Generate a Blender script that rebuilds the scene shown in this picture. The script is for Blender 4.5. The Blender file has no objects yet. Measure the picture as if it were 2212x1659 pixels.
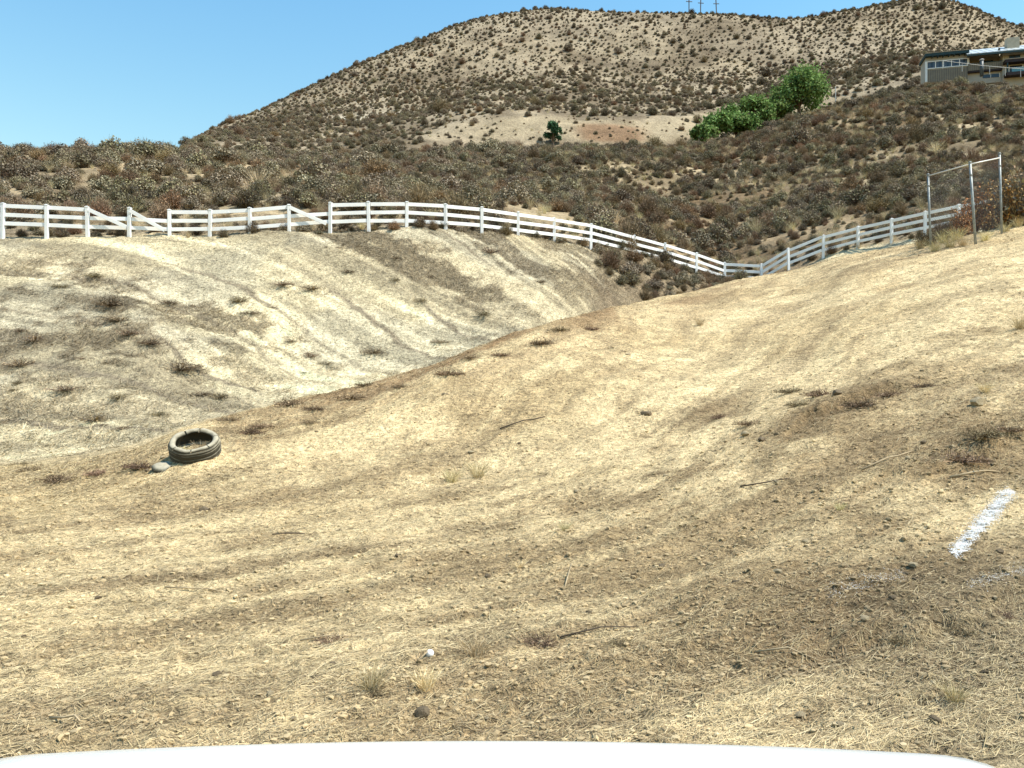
import bpy, math, random
import numpy as np
from mathutils import Vector, Matrix, Euler

random.seed(7)
RNG = np.random.default_rng(7)
scn = bpy.context.scene
COL = scn.collection
R = math.radians

# ------------------------------------------------------------------ camera, sky, sun, exposure
CAMZ, FPX, HOR = 1.55, 804.0, 390.0          # eye height, focal length in px at 1024 wide, horizon row
cam_d = bpy.data.cameras.new('camera')
cam_d.sensor_width = 36.0
cam_d.lens = 36.0 * FPX / 1024.0
cam_d.shift_y = (HOR - 384.0) / 1024.0
cam_d.clip_start = 0.05
cam_d.clip_end = 3000.0
cam = bpy.data.objects.new('camera', cam_d)
cam.location = (0, 0, CAMZ)
cam.rotation_euler = (R(90), 0, 0)
COL.objects.link(cam)
scn.camera = cam

SUN_EL, SUN_AZ = R(58), R(108)                # azimuth measured from +Y towards +X
world = bpy.data.worlds.new('World')
scn.world = world
world.use_nodes = True
wn = world.node_tree.nodes
wl = world.node_tree.links
sky = wn.new('ShaderNodeTexSky')
sky.sky_type = 'NISHITA'
sky.sun_disc = False
sky.sun_elevation = SUN_EL
sky.sun_rotation = SUN_AZ
sky.altitude = 400.0
sky.air_density = 2.5
sky.dust_density = 0.0
sky.ozone_density = 6.5
wn['Background'].inputs['Strength'].default_value = 0.11
hsv = wn.new('ShaderNodeHueSaturation')
hsv.inputs['Saturation'].default_value = 1.27
wl.new(sky.outputs[0], hsv.inputs['Color'])
wl.new(hsv.outputs[0], wn['Background'].inputs['Color'])

sun_d = bpy.data.lights.new('sun', 'SUN')
sun_d.energy = 4.4
sun_d.angle = R(0.53)
sun_d.color = (1.0, 0.935, 0.83)
sun = bpy.data.objects.new('sun', sun_d)
to_sun = Vector((math.cos(SUN_EL) * math.sin(SUN_AZ), math.cos(SUN_EL) * math.cos(SUN_AZ), math.sin(SUN_EL)))
sun.rotation_euler = to_sun.to_track_quat('Z', 'Y').to_euler()
sun.location = to_sun * 60
COL.objects.link(sun)

scn.view_settings.view_transform = 'Standard'
scn.view_settings.look = 'None'
scn.view_settings.exposure = 0.82
scn.view_settings.gamma = 1.0
scn.view_settings.use_curve_mapping = False


# ------------------------------------------------------------------ numpy noise
def _hash(ix, iy, seed):
    h = (ix.astype(np.int64) * 374761393 + iy.astype(np.int64) * 668265263 + seed * 1442695041) & 0xFFFFFFFF
    h = ((h ^ (h >> 13)) * 1274126177) & 0xFFFFFFFF
    h = ((h ^ (h >> 16)) * 2246822519) & 0xFFFFFFFF
    return ((h ^ (h >> 15)) & 0xFFFFFF) / float(0xFFFFFF)


def vnoise(x, y, seed=0):
    x = np.asarray(x, float); y = np.asarray(y, float)
    ix = np.floor(x); iy = np.floor(y)
    fx = x - ix; fy = y - iy
    fx = fx * fx * fx * (fx * (fx * 6 - 15) + 10); fy = fy * fy * fy * (fy * (fy * 6 - 15) + 10)
    a = _hash(ix, iy, seed); b = _hash(ix + 1, iy, seed); c = _hash(ix, iy + 1, seed); d = _hash(ix + 1, iy + 1, seed)
    return (a + (b - a) * fx) * (1 - fy) + (c + (d - c) * fx) * fy      # 0..1


def fbm(x, y, seed=0, octs=4, gain=0.5):
    t = 0; amp = 1.0; tot = 0
    for o in range(octs):
        t = t + amp * vnoise(x * 2 ** o + 17.3 * o, y * 2 ** o - 9.1 * o, seed + o)
        tot += amp; amp *= gain
    return t / tot


def sstep(a, b, x):
    t = np.clip((x - a) / (b - a), 0, 1)
    return t * t * (3 - 2 * t)


# ------------------------------------------------------------------ terrain: profiles knot by knot, read off the photograph
def zv(v, Y):
    return CAMZ + (HOR - v) / FPX * Y


def col(u, near, ridge, rest, s11, s13, s14, s15, s16):
    """near: three (Y,z); ridge (Y,v); rest: s5 (Y,z), s6..s9 (Y,v), s10 (Y,v); then (Y,v) knots of the hills"""
    k = [(0.8, near[0][1])] + [tuple(n) for n in near]
    k.append((ridge[0], zv(ridge[1], ridge[0])))
    k.append(rest[0])
    for (Y, v) in rest[1:]:
        k.append((Y, zv(v, Y)))
    z11 = zv(s11[1], s11[0])
    k.append((s11[0], z11))
    k.append((s11[0] + 9, z11 - 0.2))
    for (Y, v) in (s13, s14, s15, s16):
        k.append((Y, zv(v, Y)))
    k.append((s16[0] * 1.4, k[-1][1] * 0.8))
    return (u, k)


T = [
    col(-300, ((3.4, 0), (6, .05), (10, .2)), (13, 462), ((14.5, .55), (17.5, 420), (22, 330), (27.5, 240), (30, 232), (44, 190)),
        (62, 162), (95, 215), (140, 225), (200, 260), (280, 290)),
    col(0, ((3.4, 0), (6, .02), (10, .1)), (13.5, 470), ((14.6, .27), (17, 425), (22, 330), (28.5, 237), (31, 229), (45, 187)),
        (65, 160), (100, 220), (150, 235), (210, 260), (300, 280)),
    col(128, ((3.4, 0), (6, .03), (10, .15)), (12.9, 453), ((14.6, .56), (17.5, 405), (22.5, 320), (29, 236), (31.5, 228), (46, 187)),
        (67, 161), (100, 190), (150, 200), (220, 230), (310, 250)),
    col(190, ((3.4, 0), (6, .03), (10, .2)), (13.6, 427), ((15.5, .8), (19, 393), (24, 310), (29.3, 234), (32, 226), (47, 186)),
        (70, 163), (110, 152), (140, 145), (200, 142), (250, 143)),
    col(256, ((3.4, 0), (6, .04), (10, .2)), (15, 409), ((17, 1.0), (20, 393), (24.5, 305), (29.5, 232), (32.5, 223), (49, 186)),
        (76, 161), (115, 149), (150, 134), (210, 118), (265, 113)),
    col(333, ((3.4, 0), (6, .05), (10.2, .22)), (16.5, 391), ((18.5, 1.35), (21.5, 376), (25.5, 300), (30, 230), (33, 222), (52, 187)),
        (84, 162), (122, 149), (155, 130), (225, 99), (290, 78)),
    col(417, ((3.4, .02), (6, .05), (10.4, .24)), (17.5, 368), ((20, 1.8), (22.8, 356), (26.5, 290), (30.5, 229), (33.5, 221), (55, 188)),
        (94, 158), (124, 146), (136, 138), (235, 82), (310, 42)),
    col(490, ((3.4, .03), (6, .05), (10.5, .26)), (19, 342), ((21.5, 2.5), (24, 332), (28, 280), (31.5, 232), (34.5, 225), (60, 190)),
        (106, 156), (127, 150), (136, 131), (245, 66), (325, 16)),
    col(556, ((3.4, .04), (6, .08), (10.8, .36)), (21.5, 321), ((24.5, 3.1), (27, 310), (30.5, 270), (34.5, 242), (37, 233), (64, 192)),
        (112, 154), (127, 149), (136, 127), (245, 62), (330, 10)),
    col(610, ((3.4, .05), (6, .1), (11, .5)), (25, 307), ((28.5, 3.8), (31.5, 298), (34, 274), (36.5, 250), (39, 242), (68, 196)),
        (116, 152), (127, 148), (136, 126), (240, 66), (325, 12)),
    col(664, ((3.4, .06), (6, .12), (11.2, .62)), (29.3, 297), ((33.5, 5.0), (35.5, 287), (37, 275), (38.5, 263), (41, 254), (72, 198)),
        (119, 152), (129, 146), (138, 125), (235, 70), (320, 14)),
    col(727, ((3.4, .08), (6, .17), (11.5, .84)), (33.2, 281), ((38.5, 6.5), (39.5, 284), (40.2, 283), (41, 282), (43.5, 272), (76, 198)),
        (126, 144), (140, 134), (155, 112), (235, 73), (315, 16)),
    col(790, ((3.4, .1), (6, .24), (11.7, 1.08)), (34, 266), ((38, 7.1), (38.6, 271), (39.2, 270), (40, 268), (42.5, 258), (78, 188)),
        (134, 121), (150, 108), (175, 92), (240, 65), (310, 20)),
    col(850, ((3.4, .12), (6.2, .32), (11.8, 1.32)), (32.5, 252), ((36.5, 7.45), (37.5, 258), (38.3, 254), (39, 250), (41.5, 240), (78, 176)),
        (137, 106), (155, 94), (185, 78), (245, 50), (315, 11)),
    col(930, ((3.4, .14), (6.4, .4), (11.9, 1.6)), (30, 236), ((32, 7.4), (33.5, 247), (34.5, 241), (35.5, 235), (38, 226), (76, 160)),
        (135, 89), (155, 82), (185, 64), (250, 35), (325, 0)),
    col(1024, ((3.4, .15), (6.5, .47), (12, 1.85)), (28, 221), ((30, 7.6), (31.5, 230), (32.8, 225), (34, 219), (36.5, 210), (72, 150)),
        (128, 92), (150, 86), (185, 72), (240, 55), (300, 27)),
    col(1300, ((3.4, .2), (6.5, .6), (12, 2.4)), (26, 180), ((28, 8.5), (29.5, 190), (30.8, 184), (32, 178), (34.5, 172), (65, 130)),
        (118, 90), (145, 90), (185, 90), (230, 85), (280, 75)),
]
TH = np.array([(t[0] - 512.0) / FPX for t in T])
KY = np.array([[k[0] for k in t[1]] for t in T])           # (ncol, nknot)
KZ = np.array([[k[1] for k in t[1]] for t in T])
NK = KY.shape[1]                                            # 18 knots, s = 0..17


def pchip_slopes(x, y):
    """x (n,), y (n,m): monotone slopes"""
    h = np.diff(x)[:, None]; d = np.diff(y, axis=0) / h
    m = np.zeros_like(y)
    w1 = 2 * h[1:] + h[:-1]; w2 = h[1:] + 2 * h[:-1]
    with np.errstate(divide='ignore', invalid='ignore'):
        g = (w1 + w2) / (w1 / d[:-1] + w2 / d[1:])
    g[(d[:-1] * d[1:]) <= 0] = 0
    g[~np.isfinite(g)] = 0
    m[1:-1] = g
    m[0] = d[0]; m[-1] = d[-1]
    return m


def hermite(x, y, m, q):
    """q (p,) -> (p, m)"""
    i = np.clip(np.searchsorted(x, q) - 1, 0, len(x) - 2)
    h = (x[i + 1] - x[i])[:, None]; t = ((q - x[i])[:, None]) / h
    return ((2 * t**3 - 3 * t**2 + 1) * y[i] + (t**3 - 2 * t**2 + t) * h * m[i]
            + (-2 * t**3 + 3 * t**2) * y[i + 1] + (t**3 - t**2) * h * m[i + 1])


_mY = pchip_slopes(TH, KY); _mZ = pchip_slopes(TH, KZ)


def profile(th, s):
    """per-point terrain base: th (n,), s (n,) -> Y, z"""
    th = np.asarray(th, float); s = np.clip(np.asarray(s, float), 0, NK - 1.0001)
    out = []
    i = s.astype(int); t = s - i
    for K, M in ((KY, _mY), (KZ, _mZ)):
        k = hermite(TH, K, M, np.clip(th, TH[0], TH[-1]))   # (n, NK)
        d = np.diff(k, axis=1)
        with np.errstate(divide='ignore', invalid='ignore'):
            g = 2 * d[:, :-1] * d[:, 1:] / (d[:, :-1] + d[:, 1:])
        g[(d[:, :-1] * d[:, 1:]) <= 0] = 0
        g[~np.isfinite(g)] = 0
        m = np.concatenate([d[:, :1], g, d[:, -1:]], axis=1)
        r = np.arange(len(th))
        a = k[r, i]; b = k[r, i + 1]; ma = m[r, i]; mb = m[r, i + 1]
        out.append((2 * t**3 - 3 * t**2 + 1) * a + (t**3 - 2 * t**2 + t) * ma + (-2 * t**3 + 3 * t**2) * b + (t**3 - t**2) * mb)
    return out[0], out[1]


SKYLINE = {190: 143, 256: 112, 333: 76, 417: 41, 490: 16, 556: 9, 610: 12, 664: 13, 727: 15, 790: 19, 850: 10, 930: -2, 1024: 27}
for _it in range(8):
    for ci, t in enumerate(T):
        if t[0] in SKYLINE:
            ss = np.linspace(14.3, 16.6, 240)
            Yq, zq = profile(np.full(240, TH[ci]), ss)
            vq = HOR - (zq - CAMZ) / Yq * FPX
            kq = int(np.argmin(vq)); dz = (vq[kq] - SKYLINE[t[0]]) * Yq[kq] / FPX
            KZ[ci, 16] += dz * .9; KZ[ci, 15] += dz * .55; KZ[ci, 17] += dz * .9
    _mZ = pchip_slopes(TH, KZ)


RIDGE = {190: 427, 256: 410, 333: 391, 417: 369, 490: 343, 556: 322, 610: 308, 664: 298, 727: 284, 790: 270, 850: 254, 930: 240, 1024: 226}
for _it in range(8):
    for ci, t in enumerate(T):
        if t[0] in RIDGE:
            ss = np.linspace(3.0, 4.4, 160)
            Yq, zq = profile(np.full(160, TH[ci]), ss)
            vq = HOR - (zq - CAMZ) / Yq * FPX
            kq = int(np.argmin(vq)); dz = (vq[kq] - RIDGE[t[0]]) * Yq[kq] / FPX
            KZ[ci, 4] += dz * .9
    _mZ = pchip_slopes(TH, KZ)


def base_at_pixel(u, v, s0, s1):
    """world point of base terrain under a pixel, first hit between knots s0..s1"""
    th = (u - 512.0) / FPX
    s = np.linspace(s0, s1, 1200)
    Y, z = profile(np.full(1200, th), s)
    vv = HOR - (z - CAMZ) / Y * FPX
    k = np.where(vv <= v)[0]
    k = k[0] if len(k) else int(np.argmin(np.abs(vv - v)))
    return th * Y[k], Y[k], s[k]


# small scarps and ruts of the bulldozed slope (world polylines, height, width)
def poly_from_pixels(pts):
    return np.array([base_at_pixel(u, v, 0.6, 4.0)[:2] for u, v in pts])


SCARPS = [
    (poly_from_pixels([(745, 672), (830, 650), (905, 632), (960, 622), (1024, 604), (1120, 575)]), 0.075, 0.22),
    (poly_from_pixels([(775, 448), (800, 425), (850, 402), (895, 388), (932, 379)]), 0.12, 0.22),
    (poly_from_pixels([(925, 480), (960, 462), (1000, 448), (1060, 430)]), 0.07, 0.22),
    (poly_from_pixels([(680, 428), (720, 405), (760, 388)]), 0.05, 0.3),
]
TYRE_X, TYRE_Y, TYRE_S = base_at_pixel(191, 466, 2.5, 4.0)


def seg_field(x, y, poly):
    """signed side distance (positive on the uphill/far side) and along-weight for a polyline"""
    best = np.full(x.shape, 1e9); side = np.zeros(x.shape); endw = np.zeros(x.shape)
    n = len(poly) - 1
    for i in range(n):
        a = poly[i]; b = poly[i + 1]; d = b - a; L2 = d @ d
        t = np.clip(((x - a[0]) * d[0] + (y - a[1]) * d[1]) / L2, 0, 1)
        px = a[0] + t * d[0]; py = a[1] + t * d[1]
        dist = np.hypot(x - px, y - py)
        m = dist < best
        best[m] = dist[m]
        cr = d[0] * (y - a[1]) - d[1] * (x - a[0])
        side[m] = np.sign(cr[m])
        endw[m] = (i + t[m]) / n
    return best, side, np.sin(np.clip(endw, 0, 1) * math.pi) ** 0.5


def stripe_coords(x, y, s):
    """along / across coordinates of the mower and track marks: foreground and far bank run different ways"""
    yy = np.maximum(y, .5)
    a1 = .6 * x + .6 * y; c1 = 8.0 * (np.log(yy) - .75 * np.arctan(.173 * x)) + (fbm(x * .25, y * .25, 2, 2) - .5) * 1.3
    th = np.clip((x / np.maximum(y, 1) + 0.64) / 0.9, 0, 1)
    ang = np.radians(-36 - 22 * th)
    a2 = np.cos(ang) * x + np.sin(ang) * y; c2 = -np.sin(ang) * x + np.cos(ang) * y
    return a1, c1, a2, c2


def bump(x, y, s, fine=True):
    """displacement of the terrain (metres)"""
    a1, c1, a2, c2 = stripe_coords(x, y, s)
    fg = 1 - sstep(4.2, 5.2, s)
    bank = sstep(4.6, 5.6, s) * (1 - sstep(8.3, 8.9, s))
    hill = sstep(8.6, 9.4, s) * (1 - sstep(11.5, 13, s)) * (1 - .8 * sstep(10.2, 10.9, s))
    far = sstep(12, 14, s) * (.12 + .88 * sstep(-.40, -.16, x / np.maximum(y, 1)))
    near = sstep(0.0, 1.0, s)
    d = fg * near * ((fbm(x * .45, y * .45, 3, 3) - .5) * .16 * sstep(3, 9, y) + (fbm(x * 1.3, y * 1.3, 11, 3) - .5) * .07)
    d = d + fg * near * (vnoise(a1 * .12, c1 * 1.15, 5) - .5) * .08 * sstep(5, 11, y)
    d = d + fg * near * (vnoise(a1 * .35, c1 * 3.0, 8) - .5) * .035
    if fine:
        d = d + fg * near * ((fbm(x * 5, y * 5, 21, 3, .6) - .5) * .04 + (np.maximum(fbm(x * 9, y * 9, 29, 2) - .56, 0)) * .08)
        d = d + bank * ((fbm(x * 3.2, y * 3.2, 22, 3, .6) - .5) * .10)
    d = d + bank * ((fbm(x * .35, y * .35, 31, 3) - .5) * .2 + (vnoise(a2 * .07, c2 * .75, 33) - .5) * .15 + (vnoise(a2 * .2, c2 * 2.6, 35) - .5) * .12)
    d = d + hill * ((fbm(x * .08, y * .08, 41, 3) - .5) * 2.2 + (fbm(x * .4, y * .4, 43, 2) - .5) * .5)
    g = vnoise(x * .03 + 3, y * .008, 51)
    d = d + far * ((fbm(x * .022, y * .022, 45, 3) - .5) * 6.0 + (g - .5) * 3.0 + (fbm(x * .12, y * .12, 47, 2) - .5) * 1.2) * (1 - .9 * sstep(14.6, 15.7, s))
    for poly, hgt, wid in SCARPS:
        m = (s < 4.2) & (x > poly[:, 0].min() - 2) & (x < poly[:, 0].max() + 2) & (y > poly[:, 1].min() - 2) & (y < poly[:, 1].max() + 2)
        if m.any():
            wob = (fbm(x[m] * 4, y[m] * 4, 61, 3) - .5) * .35
            dist, side, ew = seg_field(x[m], y[m], poly)
            sd = dist * side + wob
            f = sstep(-wid * .5, wid * .5, sd) * np.exp(-np.maximum(sd, 0) / .9) - .35 * np.exp(-((sd + .18) / .22) ** 2)
            d[m] += hgt * ew * f
    # low mound under the tyre
    rr = np.hypot(x - TYRE_X - .02, y - TYRE_Y - .16)
    d = d + .10 * np.exp(-(rr / .38) ** 2)
    return d


def ground(th, s, fine=True):
    th = np.atleast_1d(np.asarray(th, float)); s = np.atleast_1d(np.asarray(s, float))
    if len(s) == 1 and len(th) > 1:
        s = np.full(len(th), s[0])
    if len(th) == 1 and len(s) > 1:
        th = np.full(len(s), th[0])
    Y, z = profile(th, s)
    x = th * Y
    return x, Y, z + bump(x, Y, s, fine)


def s_of_y(th, y, s0=0.0, s1=NK - 1.001):
    """knot coordinate of a world depth in a direction"""
    ss = np.linspace(s0, s1, 1500)
    Y, _ = profile(np.full(1500, th), ss)
    return float(np.interp(y, Y, ss))


def gz(x, y, fine=True):
    th = x / y
    s = s_of_y(th, y)
    return float(ground([th], [s], fine)[2][0])


def at_pixel(u, v, s0=0.6, s1=4.0):
    x, y, s = base_at_pixel(u, v, s0, s1)
    X, Y, Z = ground([x / y], [s])
    return Vector((X[0], Y[0], Z[0])), s


# ------------------------------------------------------------------ mesh and material helpers
def link(o, parent=None):
    COL.objects.link(o)
    if parent is not None:
        o.parent = parent
    return o


def mesh_np(name, V, F, mats=(), mat_idx=None, color=None, smooth=False, cdom='POINT'):
    """V (n,3), F (m,k) all the same size"""
    V = np.asarray(V, np.float32); F = np.asarray(F, np.int32)
    me = bpy.data.meshes.new(name)
    n, (m, k) = len(V), F.shape
    me.vertices.add(n); me.vertices.foreach_set('co', V.ravel())
    me.loops.add(m * k); me.loops.foreach_set('vertex_index', F.ravel())
    me.polygons.add(m)
    me.polygons.foreach_set('loop_start', np.arange(0, m * k, k, dtype=np.int32))
    me.polygons.foreach_set('loop_total', np.full(m, k, np.int32))
    if mat_idx is not None:
        me.polygons.foreach_set('material_index', np.asarray(mat_idx, np.int32))
    me.polygons.foreach_set('use_smooth', np.full(m, smooth, bool))
    for mt in mats:
        me.materials.append(mt)
    me.update(calc_edges=True)
    if color is not None:
        at = me.attributes.new('tint', 'FLOAT_COLOR', cdom)
        c = np.ones((len(color), 4), np.float32); c[:, :3] = color
        at.data.foreach_set('color', c.ravel())
    return me


def obj(name, me, parent=None, loc=None, rot=None):
    o = bpy.data.objects.new(name, me)
    link(o, parent)
    if loc is not None: o.location = loc
    if rot is not None: o.rotation_euler = rot
    return o


def empty(name, loc=(0, 0, 0), rot=(0, 0, 0)):
    o = bpy.data.objects.new(name, None)
    o.empty_display_size = 0.2
    link(o); o.location = loc; o.rotation_euler = rot
    return o


def tag(o, label=None, cat=None, group=None, kind=None):
    if label: o['label'] = label
    if cat: o['category'] = cat
    if group: o['group'] = group
    if kind: o['kind'] = kind
    return o


class MB:
    """collects verts and faces of one mesh"""
    def __init__(self):
        self.v = []; self.f = []

    def add(self, vs, fs):
        b = len(self.v)
        self.v += [tuple(p) for p in vs]
        self.f += [tuple(i + b for i in q) for q in fs]
        return self

    def box(self, c, s, mat=None):
        hx, hy, hz = s[0] / 2, s[1] / 2, s[2] / 2
        p = [Vector((sx * hx, sy * hy, sz * hz)) for sz in (-1, 1) for sy in (-1, 1) for sx in (-1, 1)]
        if mat is not None: p = [mat @ q for q in p]
        p = [q + Vector(c) for q in p]
        return self.add(p, [(0, 2, 3, 1), (4, 5, 7, 6), (0, 1, 5, 4), (2, 6, 7, 3), (0, 4, 6, 2), (1, 3, 7, 5)])

    def bar(self, p0, p1, w, h, up=(0, 0, 1)):
        p0 = Vector(p0); p1 = Vector(p1); d = (p1 - p0)
        L = d.length; d.normalize()
        side = d.cross(Vector(up)).normalized(); u = side.cross(d).normalized()
        m = Matrix((d, side, u)).transposed()
        return self.box((p0 + p1) / 2, (L, w, h), m)

    def tube(self, pts, radii, n=8, cap=True):
        pts = [Vector(p) for p in pts]
        rings = []
        ref = Vector((0.31, 0.2, 0.93))
        for i, p in enumerate(pts):
            d = (pts[min(i + 1, len(pts) - 1)] - pts[max(i - 1, 0)]).normalized()
            r0 = ref if abs(d.dot(ref)) < .95 else Vector((1, 0, 0))
            a = d.cross(r0).normalized(); b = d.cross(a)
            rings.append([p + (a * math.cos(2 * math.pi * k / n) + b * math.sin(2 * math.pi * k / n)) * radii[i] for k in range(n)])
        vs = [q for r in rings for q in r]; fs = []
        for i in range(len(pts) - 1):
            for k in range(n):
                k2 = (k + 1) % n
                fs.append((i * n + k, i * n + k2, (i + 1) * n + k2, (i + 1) * n + k))
        if cap:
            fs.append(tuple(reversed(range(n)))); fs.append(tuple(range(len(vs) - n, len(vs))))
        return self.add(vs, fs)

    def mesh(self, name, mats=(), smooth=False):
        me = bpy.data.meshes.new(name)
        me.from_pydata(self.v, [], self.f)
        for m in (mats if isinstance(mats, (list, tuple)) else (mats,)):
            me.materials.append(m)
        if smooth:
            me.polygons.foreach_set('use_smooth', np.ones(len(me.polygons), bool))
        me.update()
        return me

    def build(self, name, mats, parent=None, smooth=False, bevel=0.0, loc=None, rot=None):
        o = obj(name, self.mesh(name, mats, smooth), parent, loc, rot)
        if bevel:
            md = o.modifiers.new('bevel', 'BEVEL'); md.width = bevel; md.segments = 2; md.limit_method = 'ANGLE'
        return o


class NT:
    """small node-tree helper"""
    def __init__(self, name, rough=0.9, spec=0.2):
        self.m = bpy.data.materials.new(name); self.m.use_nodes = True
        self.n = self.m.node_tree.nodes; self.l = self.m.node_tree.links
        self.b = self.n['Principled BSDF']
        self.b.inputs['Roughness'].default_value = rough
        self.b.inputs['Specular IOR Level'].default_value = spec

    def node(self, t, **kw):
        x = self.n.new(t)
        for k, v in kw.items():
            if k in x.inputs: x.inputs[k].default_value = v
            else: setattr(x, k, v)
        return x

    def noise(self, vec, scale, detail=4.0, rough=0.55):
        x = self.n.new('ShaderNodeTexNoise')
        x.inputs['Scale'].default_value = scale; x.inputs['Detail'].default_value = detail; x.inputs['Roughness'].default_value = rough
        if vec is not None: self.l.new(vec, x.inputs['Vector'])
        return x.outputs['Fac']

    def ramp(self, fac, stops):
        x = self.n.new('ShaderNodeValToRGB')
        while len(x.color_ramp.elements) < len(stops): x.color_ramp.elements.new(.5)
        for e, (p, c) in zip(x.color_ramp.elements, stops):
            e.position = p; e.color = (c[0], c[1], c[2], 1) if not np.isscalar(c) else (c, c, c, 1)
        self.l.new(fac, x.inputs['Fac'])
        return x.outputs['Color']

    def mix(self, a, b, fac, mode='MIX'):
        x = self.n.new('ShaderNodeMix'); x.data_type = 'RGBA'; x.blend_type = mode
        for key, val in (('Factor', fac), ('A', a), ('B', b)):
            idx = {'Factor': 0, 'A': 6, 'B': 7}[key]
            if hasattr(val, 'links'): self.l.new(val, x.inputs[idx])
            else: x.inputs[idx].default_value = val if idx == 0 else (val[0], val[1], val[2], 1)
        return x.outputs[2]

    def bumpn(self, height, dist, strength=1.0, prev=None):
        x = self.n.new('ShaderNodeBump')
        x.inputs['Distance'].default_value = dist; x.inputs['Strength'].default_value = strength
        self.l.new(height, x.inputs['Height'])
        if prev is not None: self.l.new(prev, x.inputs['Normal'])
        return x.outputs['Normal']

    def attr(self, name='tint'):
        x = self.n.new('ShaderNodeAttribute'); x.attribute_name = name
        return x.outputs['Color']

    def pos(self):
        return self.n.new('ShaderNodeNewGeometry').outputs['Position']

    def objc(self):
        return self.n.new('ShaderNodeTexCoord').outputs['Object']

    def out(self, color=None, normal=None):
        if color is not None:
            if hasattr(color, 'links'): self.l.new(color, self.b.inputs['Base Color'])
            else: self.b.inputs['Base Color'].default_value = (*color, 1)
        if normal is not None: self.l.new(normal, self.b.inputs['Normal'])
        return self.m


def plain(name, c, rough=.8, spec=.3, var=.25, scale=6.0, metal=0.0, bd=0.0):
    t = NT(name, rough, spec)
    n = t.noise(t.objc(), scale, 5)
    colr = t.ramp(n, [(.25, tuple(x * (1 - var) for x in c)), (.75, tuple(min(1, x * (1 + var)) for x in c))])
    t.b.inputs['Metallic'].default_value = metal
    return t.out(colr, t.bumpn(n, bd) if bd else None)


def mat_ground():
    t = NT('dry_soil', .95, .08)
    p = t.pos()
    base = t.attr('tint')
    n1 = t.noise(p, 1.7, 6, .6)
    n2 = t.noise(p, 9.0, 6, .65)
    n3 = t.noise(p, 42.0, 5, .7)
    c = t.mix(base, t.ramp(n1, [(.3, .72), (.7, 1.22)]), 1.0, 'MULTIPLY')
    c = t.mix(c, t.ramp(n2, [(.3, .55), (.5, 1.0), (.70, 1.28)]), 1.0, 'MULTIPLY')
    c = t.mix(c, t.ramp(n3, [(.3, .48), (.47, .95), (.7, 1.32)]), .9, 'MULTIPLY')
    n4 = t.noise(p, 120.0, 3, .7)
    c = t.mix(c, t.ramp(n4, [(.33, .5), (.5, 1.0), (.7, 1.25)]), .7, 'MULTIPLY')
    n6 = t.noise(p, 36.0, 2, .5)
    c = t.mix(c, t.ramp(n6, [(.57, 1.0), (.64, .42)]), .85, 'MULTIPLY')
    n7 = t.noise(p, 15.0, 3, .6)
    c = t.mix(c, t.ramp(n7, [(.54, 1.0), (.63, .42)]), .8, 'MULTIPLY')
    n8 = t.noise(p, 5.5, 5, .7)
    c = t.mix(c, t.ramp(n8, [(.56, 1.0), (.66, .55)]), .6, 'MULTIPLY')
    n9 = t.noise(p, 22.0, 3, .6)
    c = t.mix(c, t.ramp(n9, [(.55, 1.0), (.66, 1.45)]), .8, 'MULTIPLY')
    nm = t.bumpn(n2, .09, 1.0)
    nm = t.bumpn(n3, .03, 1.0, nm)
    return t.out(c, nm)


def mat_hill(name):
    t = NT(name, .95, .05)
    p = t.pos()
    base = t.attr('tint')
    n1 = t.noise(p, .35, 6, .6)
    n2 = t.noise(p, 2.6, 6, .65)
    c = t.mix(base, t.ramp(n1, [(.3, .7), (.7, 1.25)]), 1.0, 'MULTIPLY')
    c = t.mix(c, t.ramp(n2, [(.3, .6), (.55, 1.0), (.75, 1.25)]), .9, 'MULTIPLY')
    return t.out(c, t.bumpn(n2, .3, .8))


def mat_plant(name, vmin=.75, vmax=1.25, hue=.03, transl=0.0):
    """colour attribute of each leaf, varied a little from plant to plant"""
    t = NT(name, .85, .12)
    oi = t.n.new('ShaderNodeObjectInfo')
    hs = t.n.new('ShaderNodeHueSaturation')
    mr = t.node('ShaderNodeMapRange'); mr.inputs['To Min'].default_value = vmin; mr.inputs['To Max'].default_value = vmax
    t.l.new(oi.outputs['Random'], mr.inputs['Value'])
    t.l.new(mr.outputs[0], hs.inputs['Value'])
    m2 = t.node('ShaderNodeMath', operation='MULTIPLY'); m2.inputs[1].default_value = 7.31
    m3 = t.node('ShaderNodeMath', operation='FRACT')
    t.l.new(oi.outputs['Random'], m2.inputs[0]); t.l.new(m2.outputs[0], m3.inputs[0])
    mh = t.node('ShaderNodeMapRange'); mh.inputs['To Min'].default_value = .5 - hue; mh.inputs['To Max'].default_value = .5 + hue
    t.l.new(m3.outputs[0], mh.inputs['Value']); t.l.new(mh.outputs[0], hs.inputs['Hue'])
    t.l.new(t.attr('tint'), hs.inputs['Color'])
    t.l.new(hs.outputs['Color'], t.b.inputs['Base Color'])
    if transl:
        tr = t.n.new('ShaderNodeBsdfTranslucent'); ms = t.n.new('ShaderNodeMixShader')
        ms.inputs[0].default_value = transl
        t.l.new(hs.outputs['Color'], tr.inputs['Color'])
        t.l.new(t.b.outputs[0], ms.inputs[1]); t.l.new(tr.outputs[0], ms.inputs[2])
        t.l.new(ms.outputs[0], t.n['Material Output'].inputs['Surface'])
    return t.m


M_SOIL = mat_ground()
M_HILL = mat_hill('hillside_soil')
M_FAR = mat_hill('far_hill_soil')
M_PLANT = mat_plant('dry_plant', .78, 1.5, .02)
M_LITTER = mat_plant('straw_litter', 1.0, 1.0, 0.0)
M_LEAF = mat_plant('green_leaf', .85, 1.15, .01, .25)


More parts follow.
